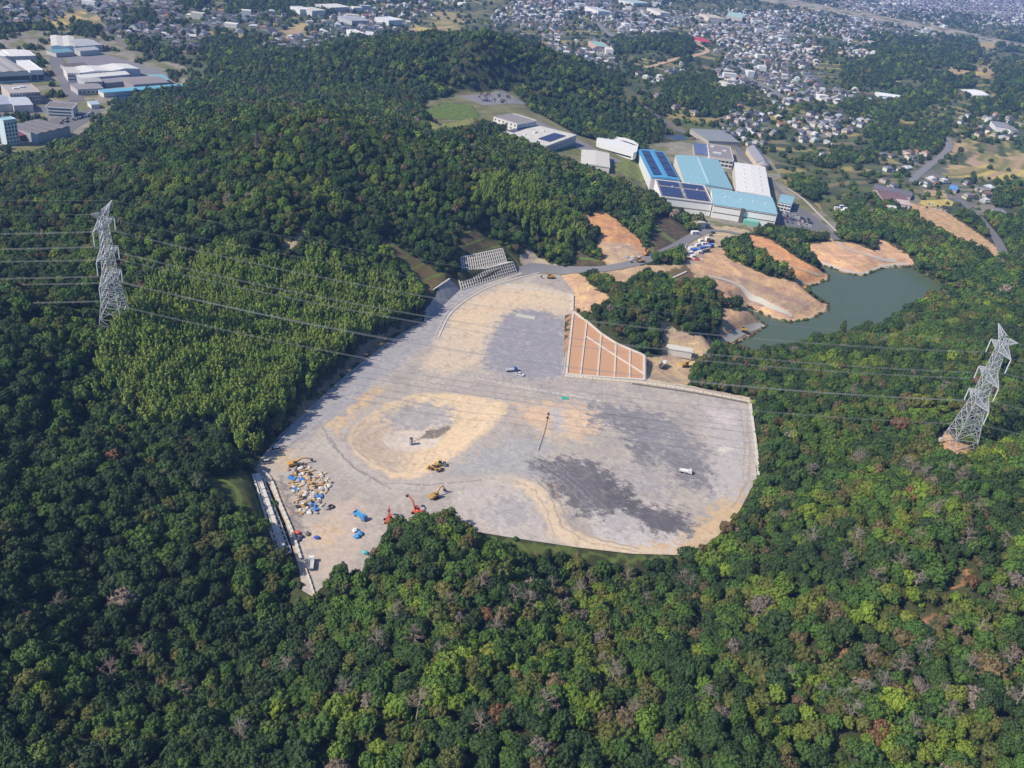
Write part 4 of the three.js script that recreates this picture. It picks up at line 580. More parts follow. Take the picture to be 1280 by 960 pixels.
// ---------------------------------------------------------------- houses
const WALLC = [[206,200,188],[214,212,206],[190,182,168],[210,208,202],[176,170,160],[200,186,164]], ROOFC = [[92,96,106],[78,82,92],[108,110,118],[124,126,134],[96,88,84],[140,138,138],[86,90,98],[104,96,92],[164,164,168],[84,94,118]];
function hipGeo(w, d, rise, ov = .6) { w += ov * 2; d += ov * 2; const r = Math.max(.1, (w - d) / 2), p = [[-w / 2, 0, d / 2], [w / 2, 0, d / 2], [w / 2, 0, -d / 2], [-w / 2, 0, -d / 2], [-r, rise, 0], [r, rise, 0]], t = [[0, 1, 5], [0, 5, 4], [1, 2, 5], [2, 3, 4], [2, 4, 5], [3, 0, 4], [0, 3, 2], [0, 2, 1]], g = new THREE.BufferGeometry(); g.setAttribute('position', new THREE.Float32BufferAttribute(t.flat().flatMap(i => p[i]), 3)); g.computeVertexNormals(); return g; }
const clean = g => { const q = g.index ? g.toNonIndexed() : g; q.deleteAttribute('uv'); return q; };
const HWALL = [mergeGeometries([box(11, 5.4, 8), box(5, 3, 6, 7.4, 0, 2)].map(clean)), mergeGeometries([box(9, 5.6, 8)].map(clean)), mergeGeometries([box(13, 3.6, 8), box(8, 6, 7, -1, 0, 0)].map(clean)), mergeGeometries([box(10, 3.4, 7), box(4, 2.8, 4, -6.5, 0, 2)].map(clean))];
const mv = (g, x, y, z) => g.translate(x, y, z);
const HROOF = [mergeGeometries([mv(hipGeo(11, 8, 2.6), 0, 5.4, 0), mv(hipGeo(5, 6, 1.3, .4), 7.4, 3, 2)].map(clean)), mergeGeometries([mv(gableGeo(9.8, 9, 2.6), 0, 5.6, 0)].map(clean)), mergeGeometries([mv(hipGeo(13, 8, 1.3), 0, 3.6, 0), mv(hipGeo(8, 7, 2.2), -1, 6, 0)].map(clean)), mergeGeometries([mv(gableGeo(11, 8, 2.3), 0, 3.4, 0), mv(hipGeo(4, 4, 1, .3), -6.5, 2.8, 2)].map(clean))];
const HWIN = [[-3, 3.6], [0, 3.6], [3, 3.6], [-3, .9], [2.4, .9]];
const houses = [];
jgrid(-1700, 3200, -5200, -560, 12.8, (x, z) => {
  const y = H(x, z), p = inFrame(x, y + 3, z, 4); if (!p) return; const c = coverAt(x, y, z); if (c !== '#' && c !== '+') return; if (rnd() > (c === '#' ? .62 : .2)) return; if (isClear(x, z, 9) || (x > rb[0] && x < rb[1] && z > rb[2] && inPoly(RIVER, x, z))) return;
  const a = .42 + .5 * n2(x / 900, z / 900) + pick([0, 0, 1.5708]) + rr(-.12, .12); houses.push({ x, y, z, a, d: p[2], px: p[0], py: p[1], s: rr(.66, .98), v: Math.floor(rnd() * 4), wc: pick(WALLC), rc: rnd() < .2 ? pick([[206,206,206],[190,194,200],[196,198,202],[160,116,98]]) : pick(ROOFC) });
});
houses.sort((a, b) => a.d - b.d);
const rcWord = c => c[0] > 180 ? 'pale' : c[0] > c[2] + 25 ? 'reddish' : c[0] < 100 ? 'dark grey' : 'grey';
const zoneOf = h => h.px > 1060 && h.py > 100 ? 'in the right hand valley' : h.px > 860 && h.py > 100 ? 'in the hamlet behind the works' : h.px > 630 ? 'in the town beyond the wooded hill' : 'at the foot of the far hill';
houses.slice(0, 300).forEach(h => { const g = thing('house', `small house with ${rcWord(h.rc)} roof ${zoneOf(h)}`, 'house', [h.x, h.y - .3, h.z], h.a, `${rcWord(h.rc)} roofed houses ${zoneOf(h)}`); part('walls', HWALL[h.v], mat(...h.wc), g); part('roof', HROOF[h.v], mat(...h.rc, .7), g); const d = [8, 8, 8, 7][h.v]; for (const [wx, wy] of h.v === 3 ? HWIN.slice(3) : h.v === 2 ? [[-2.6, .9], [2.6, .9]] : HWIN) boxPart('window', 1.7, 1.3, .1, wx, wy, d / 2 + .04, glass, g); g.scale.setScalar(h.s); });
const town = stuffGroup('distant_town', 'thousands of distant houses spread over the hazy plain', 'town'), restH = houses.slice(300), hw = new THREE.MeshStandardMaterial({ color: 0xffffff, roughness: .85 }), hroof = new THREE.MeshStandardMaterial({ color: 0xffffff, roughness: .65 });
for (let v = 0; v < 4; v++) { const l = restH.filter(h => h.v === v), pl = k => h => [V(h.x, h.y - .3, h.z), [0, h.a, 0], V(h.s, h.s, h.s), h[k]]; instances('house_walls', HWALL[v], hw, l, pl('wc'), town); instances('house_roofs', HROOF[v], hroof, l, pl('rc'), town); }
const big = houses.filter((_, i) => i > 300 && i % 55 === 0); instances('large_blocks', box(1, 1, 1), hw, big, h => [V(h.x + 8, h.y, h.z + 6), [0, h.a, 0], V(rr(12, 24), rr(6, 11), rr(9, 15)), pick([[222,222,220],[206,200,190],[196,200,206],[226,224,216]])], town);
console.log('houses', houses.length);
// ---------------------------------------------------------------- vegetation
const rdir = () => { const u = rr(-1, 1), a = rr(0, 6.2832), s = Math.sqrt(1 - u * u); return V(s * Math.cos(a), u, s * Math.sin(a)); };
class Leaves {                                       // many small leaf-spray faces, each tilted at random round an outward direction
  constructor() { this.p = []; this.n = []; this.c = []; this.ix = []; }
  face(c, dir, w, l, tilt, bend = .4) {
    const n = dir.clone().addScaledVector(rdir(), tilt).normalize(), u = V(0, 1, 0).cross(n); if (u.lengthSq() < 1e-3) u.set(1, 0, 0); u.normalize().applyAxisAngle(n, rr(0, 6.28)); const v = n.clone().cross(u), b = this.p.length / 3, g = rr(.78, 1.24), t = rr(-.06, .06);
    const q = [[-w, -l * .2], [0, -l], [w, l * .15], [0, l]];
    q.forEach(([a, d], i) => { const P = c.clone().addScaledVector(u, a).addScaledVector(v, d).addScaledVector(n, i & 1 ? -bend * l * .5 : 0); this.p.push(P.x, P.y, P.z); const N = n.clone().lerp(dir, .45).normalize(); this.n.push(N.x, N.y, N.z); this.c.push(g * (1 + t), g, g * (1 - t)); });
    this.ix.push(b, b + 1, b + 2, b, b + 2, b + 3);
  }
  solid(geo, tint = .9) { const b = this.p.length / 3, P = geo.attributes.position, N = geo.attributes.normal; for (let i = 0; i < P.count; i++) { this.p.push(P.getX(i), P.getY(i), P.getZ(i)); this.n.push(N.getX(i), N.getY(i), N.getZ(i)); this.c.push(tint, tint, tint); } const X = geo.index; for (let i = 0; i < (X ? X.count : P.count); i++) this.ix.push(b + (X ? X.getX(i) : i)); }
  build() { const g = new THREE.BufferGeometry(); g.setAttribute('position', new THREE.Float32BufferAttribute(this.p, 3)); g.setAttribute('normal', new THREE.Float32BufferAttribute(this.n, 3)); g.setAttribute('color', new THREE.Float32BufferAttribute(this.c, 3)); g.setIndex(this.ix); return g; }
}
// broadleaf crown about 2 wide, base at 0, top about 1.5: clumps over a dome
function crown(lobes, per, leaf, lobeR, squash = .8) {
  const L = new Leaves(), core = new THREE.IcosahedronGeometry(.66, 1); core.scale(1, squash, 1); core.translate(0, .55, 0); L.solid(core);
  for (let k = 0; k < lobes; k++) {
    const t = (k + .5) / lobes, up = 1 - 1.35 * t, a = k * 2.39996 + rr(-.5, .5), s = Math.sqrt(Math.max(0, 1 - up * up)), R = rr(.55, .86), c = V(Math.cos(a) * s * R, .55 + up * R * squash * rr(.85, 1.25), Math.sin(a) * s * R), lr = lobeR * rr(.7, 1.3), out = V(c.x, (c.y - .45) * 1.2, c.z).normalize();
    for (let i = 0; i < per; i++) { const d = rdir().addScaledVector(out, .75).normalize(); L.face(c.clone().addScaledVector(d, lr * rr(.72, 1.08)), d, leaf * rr(.6, 1.2), leaf * rr(.8, 1.5), .55); }
  }
  return L.build();
}
const CROWN = [crown(30, 42, .066, .27), crown(42, 32, .062, .22, .9), crown(24, 52, .068, .32, .62), crown(38, 36, .064, .23, 1), crown(27, 46, .066, .3, .7), crown(48, 28, .062, .2, .8)];
const CROWNFAR = [crown(14, 14, .15, .34), crown(17, 12, .15, .3, .9), crown(12, 16, .16, .37, .75)];
const PINE = (() => { const L = new Leaves(); for (let k = 0; k < 9; k++) { const y = .15 + k * .15, R = .95 * (1 - k / 10.5); for (let b = 0; b < 7; b++) { const a = b * .9 + k * 1.7, c = V(Math.cos(a) * R * rr(.5, .8), y * 1.25, Math.sin(a) * R * rr(.5, .8)); for (let i = 0; i < 12; i++) { const d = rdir(); d.y = Math.abs(d.y) * .8 + .2; d.normalize(); L.face(c.clone().addScaledVector(rdir(), .2), d, .05, .12, .7); } } } const core = new THREE.ConeGeometry(.55, 1.6, 8); core.translate(0, .8, 0); L.solid(core); return L.build(); })();
// bamboo plume: base at 0, arching head, unit metres
function plume() {
  const L = new Leaves();
  for (let k = 0; k < 5; k++) { const a0 = k * 1.26 + rr(-.4, .4), lean = rr(.5, 1.7), top = rr(11, 14.2), bx = Math.cos(a0) * .5, bz = Math.sin(a0) * .5;
    for (let i = 0; i < 84; i++) { const t = Math.pow(rnd(), .8), y = 5.5 + t * (top - 5.5), w = .95 * Math.sin(Math.PI * Math.min(1, .2 + t * .74)) + .15, a = rr(0, 6.28), r = w * Math.sqrt(rnd()), d = V(Math.cos(a) * .8 + Math.cos(a0) * .3, rr(.3, 1), Math.sin(a) * .8 + Math.sin(a0) * .3).normalize(); L.face(V(bx + Math.cos(a0) * lean * t * t * 1.3 + Math.cos(a) * r, y - t * t * lean * .7 - r * .5, bz + Math.sin(a0) * lean * t * t * 1.3 + Math.sin(a) * r), d, rr(.14, .26), rr(.3, .6), .6, .7); } }
  return L.build();
}
const PLUME = [plume(), plume(), plume(), plume()];
const CULM = new THREE.CylinderGeometry(.045, .085, 12.5, 5).translate(0, 6.25, 0);
const TRUNK = new THREE.CylinderGeometry(.35, 1, 1, 6).translate(0, .5, 0);
function treeTrunk() { const G = [limbGeo([V(0, -1, 0), V(.1, 2, 0), V(rr(-.3, .3), 5, rr(-.3, .3))], .3, .16)]; for (let k = 0; k < 4; k++) { const a = k * 1.6 + rr(0, 1); G.push(limbGeo([V(0, 3 + k * .4, 0), V(Math.cos(a) * 1.2, 4.6 + k * .4, Math.sin(a) * 1.2), V(Math.cos(a) * 2.2, 6 + k * .3, Math.sin(a) * 2.2)], .13, .05, 4)); } return mergeGeometries(G); }
const TTRUNK = [treeTrunk(), treeTrunk()];
// leafless pine snag: stem, limbs and grey twigs
function snag() {
  const h = rr(9, 12), stem = limbGeo([V(0, -1, 0), V(rr(-.2, .2), h * .5, 0), V(rr(-.6, .6), h, rr(-.6, .6))], .26, .05), br = [], tw = new Leaves();
  for (let k = 0; k < 20; k++) { const y = h * rr(.35, .97), a = rr(0, 6.28), l = (h - y) * .35 + rr(.9, 1.9), e = V(Math.cos(a) * l, y + l * rr(.2, .8), Math.sin(a) * l); br.push(limbGeo([V(0, y, 0), V(Math.cos(a) * l * .5, y + l * .3, Math.sin(a) * l * .5), e], .09, .025, 3)); for (let i = 0; i < 14; i++) { const d = rdir(); d.y = Math.abs(d.y); const q = V(0, y, 0).lerp(e, rr(.4, 1.1)).addScaledVector(rdir(), .45); tw.face(q, d, .045, rr(.35, .75), .4, .2); } }
  return [stem, mergeGeometries(br), tw.build()];
}
const SNAG = [snag(), snag(), snag(), snag()];
const leafMat = (r, g, b) => MATS['leaf' + [r, g, b]] ??= new THREE.MeshStandardMaterial({ color: lin(r, g, b), vertexColors: true, roughness: .72, side: THREE.DoubleSide });
const stuffLeaf = new THREE.MeshStandardMaterial({ color: 0xffffff, vertexColors: true, roughness: .75, side: THREE.DoubleSide });
const bark = mat(92, 80, 68), deadBark = mat(150, 138, 128), culmMat = mat(142, 146, 108), stuffBark = mat(96, 86, 74);
const TINTS = { dark: [[50,74,28],[44,68,26],[56,82,30],[50,76,32]], mid: [[70,100,32],[76,106,34],[66,96,34],[82,106,36]], light: [[104,126,36],[114,134,38],[96,124,36],[108,120,42]], olive: [[92,98,40],[86,94,38],[98,100,46]], brown: [[104,92,60],[108,96,66],[98,86,54]], grey: [[124,112,100],[118,108,96]], rust: [[118,88,58],[112,82,54]] };
const WORDS = { dark: 'dark green', mid: 'mid green', light: 'yellow green', olive: 'olive green', brown: 'brown leaved', grey: 'greyish half bare', rust: 'rust coloured' };
function tintFor(x, z, px, py) {                     // how the stands differ: fresh and dying growth on the ridges, darker greens at the lower left and far off
  const n = .6 * n2(x / 60, z / 60) + .4 * n2b(x / 20, z / 20), dry = (px > 420 && py > 640 ? .4 : 0) + (px > 900 && py > 420 ? .3 : 0) + (py < 260 && py > 110 && px > 250 && px < 620 ? .35 : 0) + .35 * n2c(x / 45, z / 45), dk = px < 420 && py > 500 ? .3 : py < 130 ? .3 : 0, r = rnd(), dr = Math.max(0, dry);
  if (r < .008 + .06 * dr) return 'brown'; if (r < .011 + .1 * dr) return 'grey'; if (r < .013 + .108 * dr) return 'rust';
  const v = n + rr(-.55, .55) + .25 * dry - dk; return v > .62 ? 'light' : v > .38 ? 'olive' : v > -.12 ? 'mid' : 'dark';
}
const BAMBOO = [hits([[112,470],[160,385],[215,345],[262,330],[330,345],[400,325],[440,340],[482,352],[535,378],[526,398],[486,415],[440,446],[396,484],[372,512],[350,545],[300,556],[262,540],[200,545],[150,520]]), hits([[596,236],[640,236],[676,250],[712,280],[720,300],[700,312],[668,300],[636,280],[606,262]]), hits([[380,500],[352,530],[330,560],[300,570],[290,545],[350,510]])].map(P => ({ P, bb: bbox(P, 10) }));
const inB = (b, x, z) => sdPoly(b.P, x, z) < 7 * n2(x / 16, z / 16) + 5 * n2b(x / 6, z / 6) - 3;
const inBamboo = (x, z) => BAMBOO.some(b => x > b.bb[0] && x < b.bb[1] && z > b.bb[2] && z < b.bb[3] && inB(b, x, z));
const trees = [], bamboos = [], shrubs = [], fars = [];
jgrid(-470, 470, -990, -110, 4.3, (x, z) => {
  const y = H(x, z), p = inFrame(x, y + 5, z, 70); if (!p || y < -30) return; const B = inBamboo(x, z);
  if (B || isClear(x, z, 2.2) || coverAt(x, y, z) !== 'w') return;
  if (rnd() < .07) return; const big = .5 + .5 * n2c(x / 30, z / 30), r = rr(1.9, 3.5) + 2.8 * big * rnd() * rnd(); trees.push({ x, y, z, r, hs: rr(.75, 1.3), px: p[0], py: p[1], d: p[2], k: tintFor(x, z, p[0], p[1]) });
});
for (const b of BAMBOO) jgrid(b.bb[0], b.bb[1], b.bb[2], b.bb[3], 2.5, (x, z) => { const y = H(x, z), p = inFrame(x, y + 8, z, 40); if (p && inB(b, x, z) && !isClear(x, z, .8)) bamboos.push({ x, y, z, s: rr(.72, 1.0) + .22 * n2(x / 14, z / 14), px: p[0], py: p[1], d: p[2] }); });
jgrid(-470, 470, -700, -110, 4.2, (x, z) => { const y = H(x, z), p = inFrame(x, y + 2, z, 40); if (!p || y < -30 || isClear(x, z, .3) || inBamboo(x, z) || coverAt(x, y, z) !== 'w') return; shrubs.push({ x, y, z, r: rr(1, 2), k: tintFor(x, z, p[0], p[1]) }); });
jgrid(-1500, 2600, -3800, -560, 7, (x, z) => {
  if (x > -470 && x < 470 && z > -990) return; const far = -z > 2000; if (rnd() > (far ? .25 : -z > 1450 ? .6 : 1)) return; const y = H(x, z), p = inFrame(x, y + 5, z, 30); if (!p || isClear(x, z, 3)) return;
  const c = coverAt(x, y, z), pr = { w: .95, f: .2, '+': .22, '#': .2, y: .05, '.': 0 }[c]; if (rnd() > pr) return; if (x > rb[0] && x < rb[1] && z > rb[2] && inPoly(RIVER, x, z)) return;
  const r = c === 'w' ? (-z > 1450 ? rr(4, 6.4) : rr(2.8, 5)) * (far ? 1.5 : 1) : rr(2, 4.4) * (far ? 1.4 : 1); fars.push({ x, y, z, r, hs: rr(.8, 1.15), k: rnd() < .66 ? 'dark' : pick(['mid', 'mid', 'olive', 'light']) });
});
jgrid(-470, 470, -990, -560, 11, (x, z) => { const y = H(x, z), p = inFrame(x, y + 3, z, 20), c = p && coverAt(x, y, z); if (!p || c === 'w' || c === '.' || isClear(x, z, 2) || rnd() > .42) return; fars.push({ x, y, z, r: rr(1.6, 3.4), hs: rr(.8, 1.1), k: pick(['dark', 'mid', 'olive', 'dark']) }); });
jgrid(-900, -250, -1500, -640, 7, (x, z) => { const P = PADS[2].P; if (!inPoly(P, x, z) || n2(x / 60 + 3, z / 60) + .4 * n2b(x / 20, z / 20) < .22) return; const y = H(x, z); if (!inFrame(x, y, z, 10) || CLEARS.some((c, i) => i > 4 && c.P !== P && x > c.bb[0] && x < c.bb[1] && z > c.bb[2] && z < c.bb[3] && sdPoly(c.P, x, z) < 5) || LOTS.some(q => inPoly(q, x, z)) || ROADL.some(r => sdLine(r.L, x, z) < r.w / 2 + 4)) return; fars.push({ x, y, z, r: rr(1.8, 3.6), hs: rr(.8, 1.2), k: pick(['dark', 'mid', 'olive', 'dark']) }); });
for (let i = 0; i < LAKE.length; i++) { const a = LAKE[i], b = LAKE[(i + 1) % LAKE.length], n = Math.round(Math.hypot(b[0] - a[0], b[1] - a[1]) / 1.6); for (let k = 0; k < n; k++) { if (n2(a[0] / 9 + k * .12, a[1] / 9) < -.35) continue; const x = lerp(a[0], b[0], k / n) + rr(-.8, .8), z = lerp(a[1], b[1], k / n) + rr(-.8, .8); shrubs.push({ x, y: H(x, z), z, r: rr(.6, 1.3), k: pick(['dark', 'olive', 'mid', 'brown']) }); } }
trees.sort((a, b) => a.d - b.d); bamboos.sort((a, b) => a.d - b.d);

// the 300 largest trees in view stand as single trees, the closed canopy behind them is one mass
const areaOf = (px, py) => px < 400 && py > 560 ? 'in the shaded gully at the lower left' : px > 860 ? 'on the hillside below the right pylon' : 'on the ridge in front of the graded site';
let nInd = 0; const restTrees = [], treeProto = {};
for (const t of trees) {
  const vis = t.px > 4 && t.px < 1276 && t.py > 10 && t.py < 955;
  if (nInd < 300 && vis) {
    nInd++; const c = pick(TINTS[t.k]), v = Math.floor(rnd() * CROWN.length), g = thing('broadleaf_tree', `${WORDS[t.k]} broadleaf tree ${areaOf(t.px, t.py)}`, 'tree', [t.x, t.y, t.z], rr(0, 6.28), `${WORDS[t.k]} trees ${areaOf(t.px, t.py)}`);
    const s = t.r, hb = rr(2, 3.2); const cr = part('crown', CROWN[v], leafMat(...c), g); cr.scale.set(s * rr(.85, 1.2), s * t.hs * 1.1, s * rr(.85, 1.2)); cr.position.y = hb - .8; const tr = part('trunk', TTRUNK[nInd % 2], bark, g); tr.scale.setScalar(s / 4.2); continue;
  }
  restTrees.push(t);
}
const forest = stuffGroup('forest_canopy', 'closed mixed forest canopy covering the hills around the graded site', 'forest');
const treePlace = t => [V(t.x, t.y + 1.6, t.z), [rr(-.08, .08), rr(0, 6.28), rr(-.08, .08)], V(t.r * rr(.8, 1.25), t.r * t.hs * 1.1, t.r * rr(.8, 1.25)), jit(pick(TINTS[t.k]), .1)];
const buckets = Array.from({ length: 10 }, () => []);
for (const t of restTrees) buckets[t.d > 640 ? 7 + Math.floor(rnd() * 3) : rnd() < .04 ? 6 : Math.floor(rnd() * 6)].push(t);
buckets.forEach((b, i) => b.length && instances('crowns', i < 6 ? CROWN[i] : i === 6 ? PINE : CROWNFAR[i - 7], stuffLeaf, b, treePlace, forest));
instances('trunks', TRUNK, stuffBark, restTrees.filter(t => t.d < 700), t => [V(t.x, t.y - .5, t.z), [0, 0, 0], V(.24, 4.5, .24)], forest);
const farWood = stuffGroup('distant_woods', 'distant woods, orchards and garden trees across the hazy plain', 'woods');
const fb = [[], [], []]; fars.forEach((t, i) => fb[i % 3].push(t)); fb.forEach((b, i) => instances('crowns', CROWNFAR[i], stuffLeaf, b, t => [V(t.x, t.y - t.r * .1, t.z), [0, rr(0, 6.28), 0], V(t.r, t.r * t.hs * 1.2, t.r), jit(pick(TINTS[t.k]), .1)], farWood));
const under = stuffGroup('undergrowth', 'low shrubs and saplings filling gaps between the trees', 'shrubs');
const ub = [[], [], []]; shrubs.forEach((t, i) => ub[i % 3].push(t)); ub.forEach((b, i) => instances('bushes', CROWNFAR[i], stuffLeaf, b, t => [V(t.x, t.y - .3, t.z), [0, rr(0, 6.28), 0], V(t.r, t.r * rr(.8, 1.5), t.r), jit(pick(TINTS[t.k]), .12)], under));
// bamboo
const BT = [[112,136,46],[120,140,50],[102,130,44],[128,144,56],[106,132,42]];
const restB = []; let nb = 0;
for (const b of bamboos) {
  if (nb < 300 && b.px > 4) { const i = nb++, front = b.px > 330; const g = thing('bamboo', front ? 'tall yellow green bamboo at the stand edge above the haul road' : 'tall yellow green bamboo in the near part of the stand', 'bamboo', [b.x, b.y, b.z], rr(0, 6.28), front ? 'bamboo along the haul road' : 'bamboo in the near part of the stand'); part('plume', PLUME[i % 4], leafMat(...pick(BT)), g); part('culm', CULM, culmMat, g); g.scale.setScalar(b.s); } else restB.push(b);
}
const grove = stuffGroup('bamboo_grove', 'dense bright yellow green bamboo grove on the slope left of the site', 'bamboo');
for (let k = 0; k < 4; k++) { const l = restB.filter((_, i) => i % 4 === k); instances('plumes', PLUME[k], stuffLeaf, l, b => [V(b.x, b.y, b.z), [rr(-.06, .06), rr(0, 6.28), rr(-.06, .06)], V(b.s, b.s, b.s), jit(pick(BT), .06)], grove); }
instances('culms', CULM, culmMat, restB, b => [V(b.x, b.y, b.z), [rr(-.04, .04), 0, rr(-.04, .04)], V(b.s, b.s, b.s)], grove);
// dead trees
const SNAGPX = [[495,785],[518,812],[560,768],[575,790],[600,745],[690,745],[724,755],[752,840],[762,862],[850,735],[858,742],[805,765],[940,778],[1022,880],[1046,885],[1060,905],[1072,878],[1098,870],[1120,850],[1128,596],[1136,600],[1150,608],[1070,590],[1180,600],[1196,604],[1200,690],[1064,690],[1140,690],[1160,655],[1190,620],[1215,650],[1250,690],[1062,505],[1065,510],[1120,520],[1175,500],[1100,440],[1130,425],[700,775],[640,760],[660,765],[360,850],[430,880],[520,900],[600,920],[680,900],[790,900],[880,890],[980,860],[1170,880],[1180,910],[1200,850],[1220,800],[1240,760],[1120,720],[1140,740],[1090,740],[1050,720],[1010,690],[985,640],[1010,600],[230,880],[300,930],[140,860],[75,770],[180,830],[620,800],[735,735],[780,735],[545,830],[470,820],[385,830],[1080,830],[1150,830],[1255,840],[1265,890],[1130,930]];
SNAGPX.forEach(([px, py], i) => { const [x, z] = hit(px, py), S = SNAG[i % 4], side = px > 860 ? 'on the hillside below the right pylon' : px < 400 ? 'in the lower left forest' : 'on the ridge in front of the site'; const g = thing('dead_tree', `leafless grey dead pine standing ${side}`, 'dead tree', [x, H(x, z), z], rr(0, 6.28), `dead pines ${side}`); part('trunk', S[0], deadBark, g); part('branches', S[1], deadBark, g).userData.kind = 'stuff'; part('twigs', S[2], leafMat(...pick([[150,136,128],[138,124,118],[148,126,112]])), g).userData.kind = 'stuff'; g.scale.setScalar(rr(.8, 1.1)); g.rotation.z = rr(-.12, .12); });
console.log('trees', trees.length, 'bamboo', bamboos.length, 'shrubs', shrubs.length, 'far', fars.length);
// ---------------------------------------------------------------- vehicles and machines
const tyre = mat(38, 38, 40, .8), wheelGeo = new THREE.CylinderGeometry(.34, .34, .24, 14).rotateX(Math.PI / 2), hub = new THREE.CylinderGeometry(.17, .17, .26, 10).rotateX(Math.PI / 2), hubMat = mat(150, 152, 156, .4, .6), dark = mat(46, 46, 50, .6);
const profile = (pts, w, bevel = .06) => { const g = new THREE.ExtrudeGeometry(new THREE.Shape(pts.map(p => new THREE.Vector2(...p))), { depth: w - bevel * 2, bevelEnabled: true, bevelSize: bevel, bevelThickness: bevel, bevelSegments: 2 }); g.translate(0, 0, -w / 2 + bevel); return g; };
const carBody = profile([[-2.15,.32],[2.1,.32],[2.15,.62],[2,.86],[1.05,.96],[-2.05,1],[-2.2,.75]], 1.7), carCabin = profile([[.95,.95],[.35,1.42],[-1.4,1.46],[-1.95,.98]], 1.5, .1), vanCabin = profile([[1.5,.95],[1,1.75],[-2,1.85],[-2.1,.98]], 1.55, .1);
const paint = c => MATS['paint' + c] ??= new THREE.MeshPhysicalMaterial({ color: lin(...c), roughness: .35, clearcoat: .6 });
const CARC = { white: [224,224,222], silver: [168,172,178], black: [44,46,52], blue: [60,84,140], red: [150,50,48], beige: [190,180,160], grey: [110,114,120] };
function wheels(g, xs, z, r = .34) { for (const x of xs) for (const s of [-1, 1]) { const w = part('wheel', wheelGeo, tyre, g); w.position.set(x, r, s * z); w.scale.setScalar(r / .34); const h = part('rim', hub, hubMat, w); } }
function car(label, x, y, z, turn, color, van, group) { const g = thing(van ? 'parked_van' : 'parked_car', label, van ? 'van' : 'car', [x, y, z], turn, group); part('body', carBody, paint(CARC[color]), g); part('cabin', van ? vanCabin : carCabin, glass, g); boxPart('roof_panel', van ? 2.6 : 1.5, .05, 1.3, van ? -.5 : -.5, van ? 1.88 : 1.53, 0, paint(CARC[color]), g); wheels(g, [-1.35, 1.35], .76); for (const s of [-1, 1]) { boxPart('headlight', .06, .16, .34, 2.17, .62, s * .6, mat(226, 228, 230, .2), g); boxPart('tail_light', .06, .16, .28, -2.22, .7, s * .62, mat(150, 40, 36, .3), g); } return g; }
function truck(label, px, py, turn, cab, bed, cargo, onSite = true, sc = 1) {
  const p = onSite ? at(px, py) : hit(px, py), g = thing('truck', label, 'truck', [p[0], onSite ? 0 : H(...p) + .3, p[1]], turn);
  part('cab', profile([[1.7,.55],[3.2,.55],[3.25,1.3],[2.95,2.3],[1.7,2.35]], 2, .08), paint(cab), g); boxPart('windscreen', .08, .75, 1.7, 3.1, 1.4, 0, glass, g); boxPart('chassis', 6.2, .35, 1, 0, .5, 0, dark, g); boxPart('bed', 4.6, .25, 2.05, -.8, .95, 0, paint(bed), g);
  for (const s of [-1, 1]) boxPart('side_board', 4.6, .55, .08, -.8, 1.2, s * 1, paint(bed), g); boxPart('tail_board', .08, .55, 2, -3.1, 1.2, 0, paint(bed), g); if (cargo) boxPart('cargo_box', 4.3, 1.7, 1.9, -.8, 1.22, 0, mat(...cargo), g); wheels(g, [-2, 2.2], .85, .45); g.scale.setScalar(sc); return g;
}
function excavator(label, px, py, turn, swing, c, reach, onSite = true, sc = .98) {   // reach: [boom angle, stick angle]
  const p = onSite ? at(px, py) : hit(px, py), g = thing('excavator', label, 'excavator', [p[0], onSite ? 0 : H(...p) + .1, p[1]], turn), P = paint(c);
  for (const s of [-1, 1]) { const t = part('track', profile([[-1.9,.1],[-1.5,0],[1.5,0],[1.9,.1],[2.1,.45],[1.8,.85],[-1.8,.85],[-2.1,.45]], .6, .05), tyre, g); t.position.z = s * 1.15; }
  boxPart('undercarriage', 2.2, .5, 1.8, 0, .5, 0, dark, g);
  const u = part('upper_body', profile([[-2.3,1.05],[1.1,1.05],[1.1,1.7],[-.1,2],[-2.2,2]], 2.5, .08), P, g); u.rotation.y = swing; const q = (name, geo, m) => part(name, geo, m, u);
  q('cab', box(1.5, 1.75, 1.05, .45, 1.3, .7), glass); q('cab_roof', box(1.6, .12, 1.1, .45, 3.07, .7), P); q('counterweight', box(.6, .8, 2.4, -2.3, 1.1, 0), P);
  const [b, s] = reach, B0 = [1, 1.7, -.2], B1 = [1 + Math.cos(b) * 4.6, 1.7 + Math.sin(b) * 4.6, -.2], B2 = [B1[0] + Math.cos(s) * 3, B1[1] + Math.sin(s) * 3, -.2], mid = [(B0[0] + B1[0]) / 2, (B0[1] + B1[1]) / 2 + .6, -.2];
  q('boom', mergeGeometries([beam(B0, mid, .42, .6), beam(mid, B1, .4, .5)]), P); q('stick', beam(B1, B2, .34, .45), P); q('bucket', profile([[0,0],[.9,.1],[1,.6],[.4,1],[-.1,.7]], 1.1, .04).translate(B2[0] - .4, B2[1] - .9, -.2), dark); q('cylinder', beam([1.2, 1.4, .1], [mid[0], mid[1] - .3, .1], .16), hubMat);
  g.scale.setScalar(sc); return g;
}
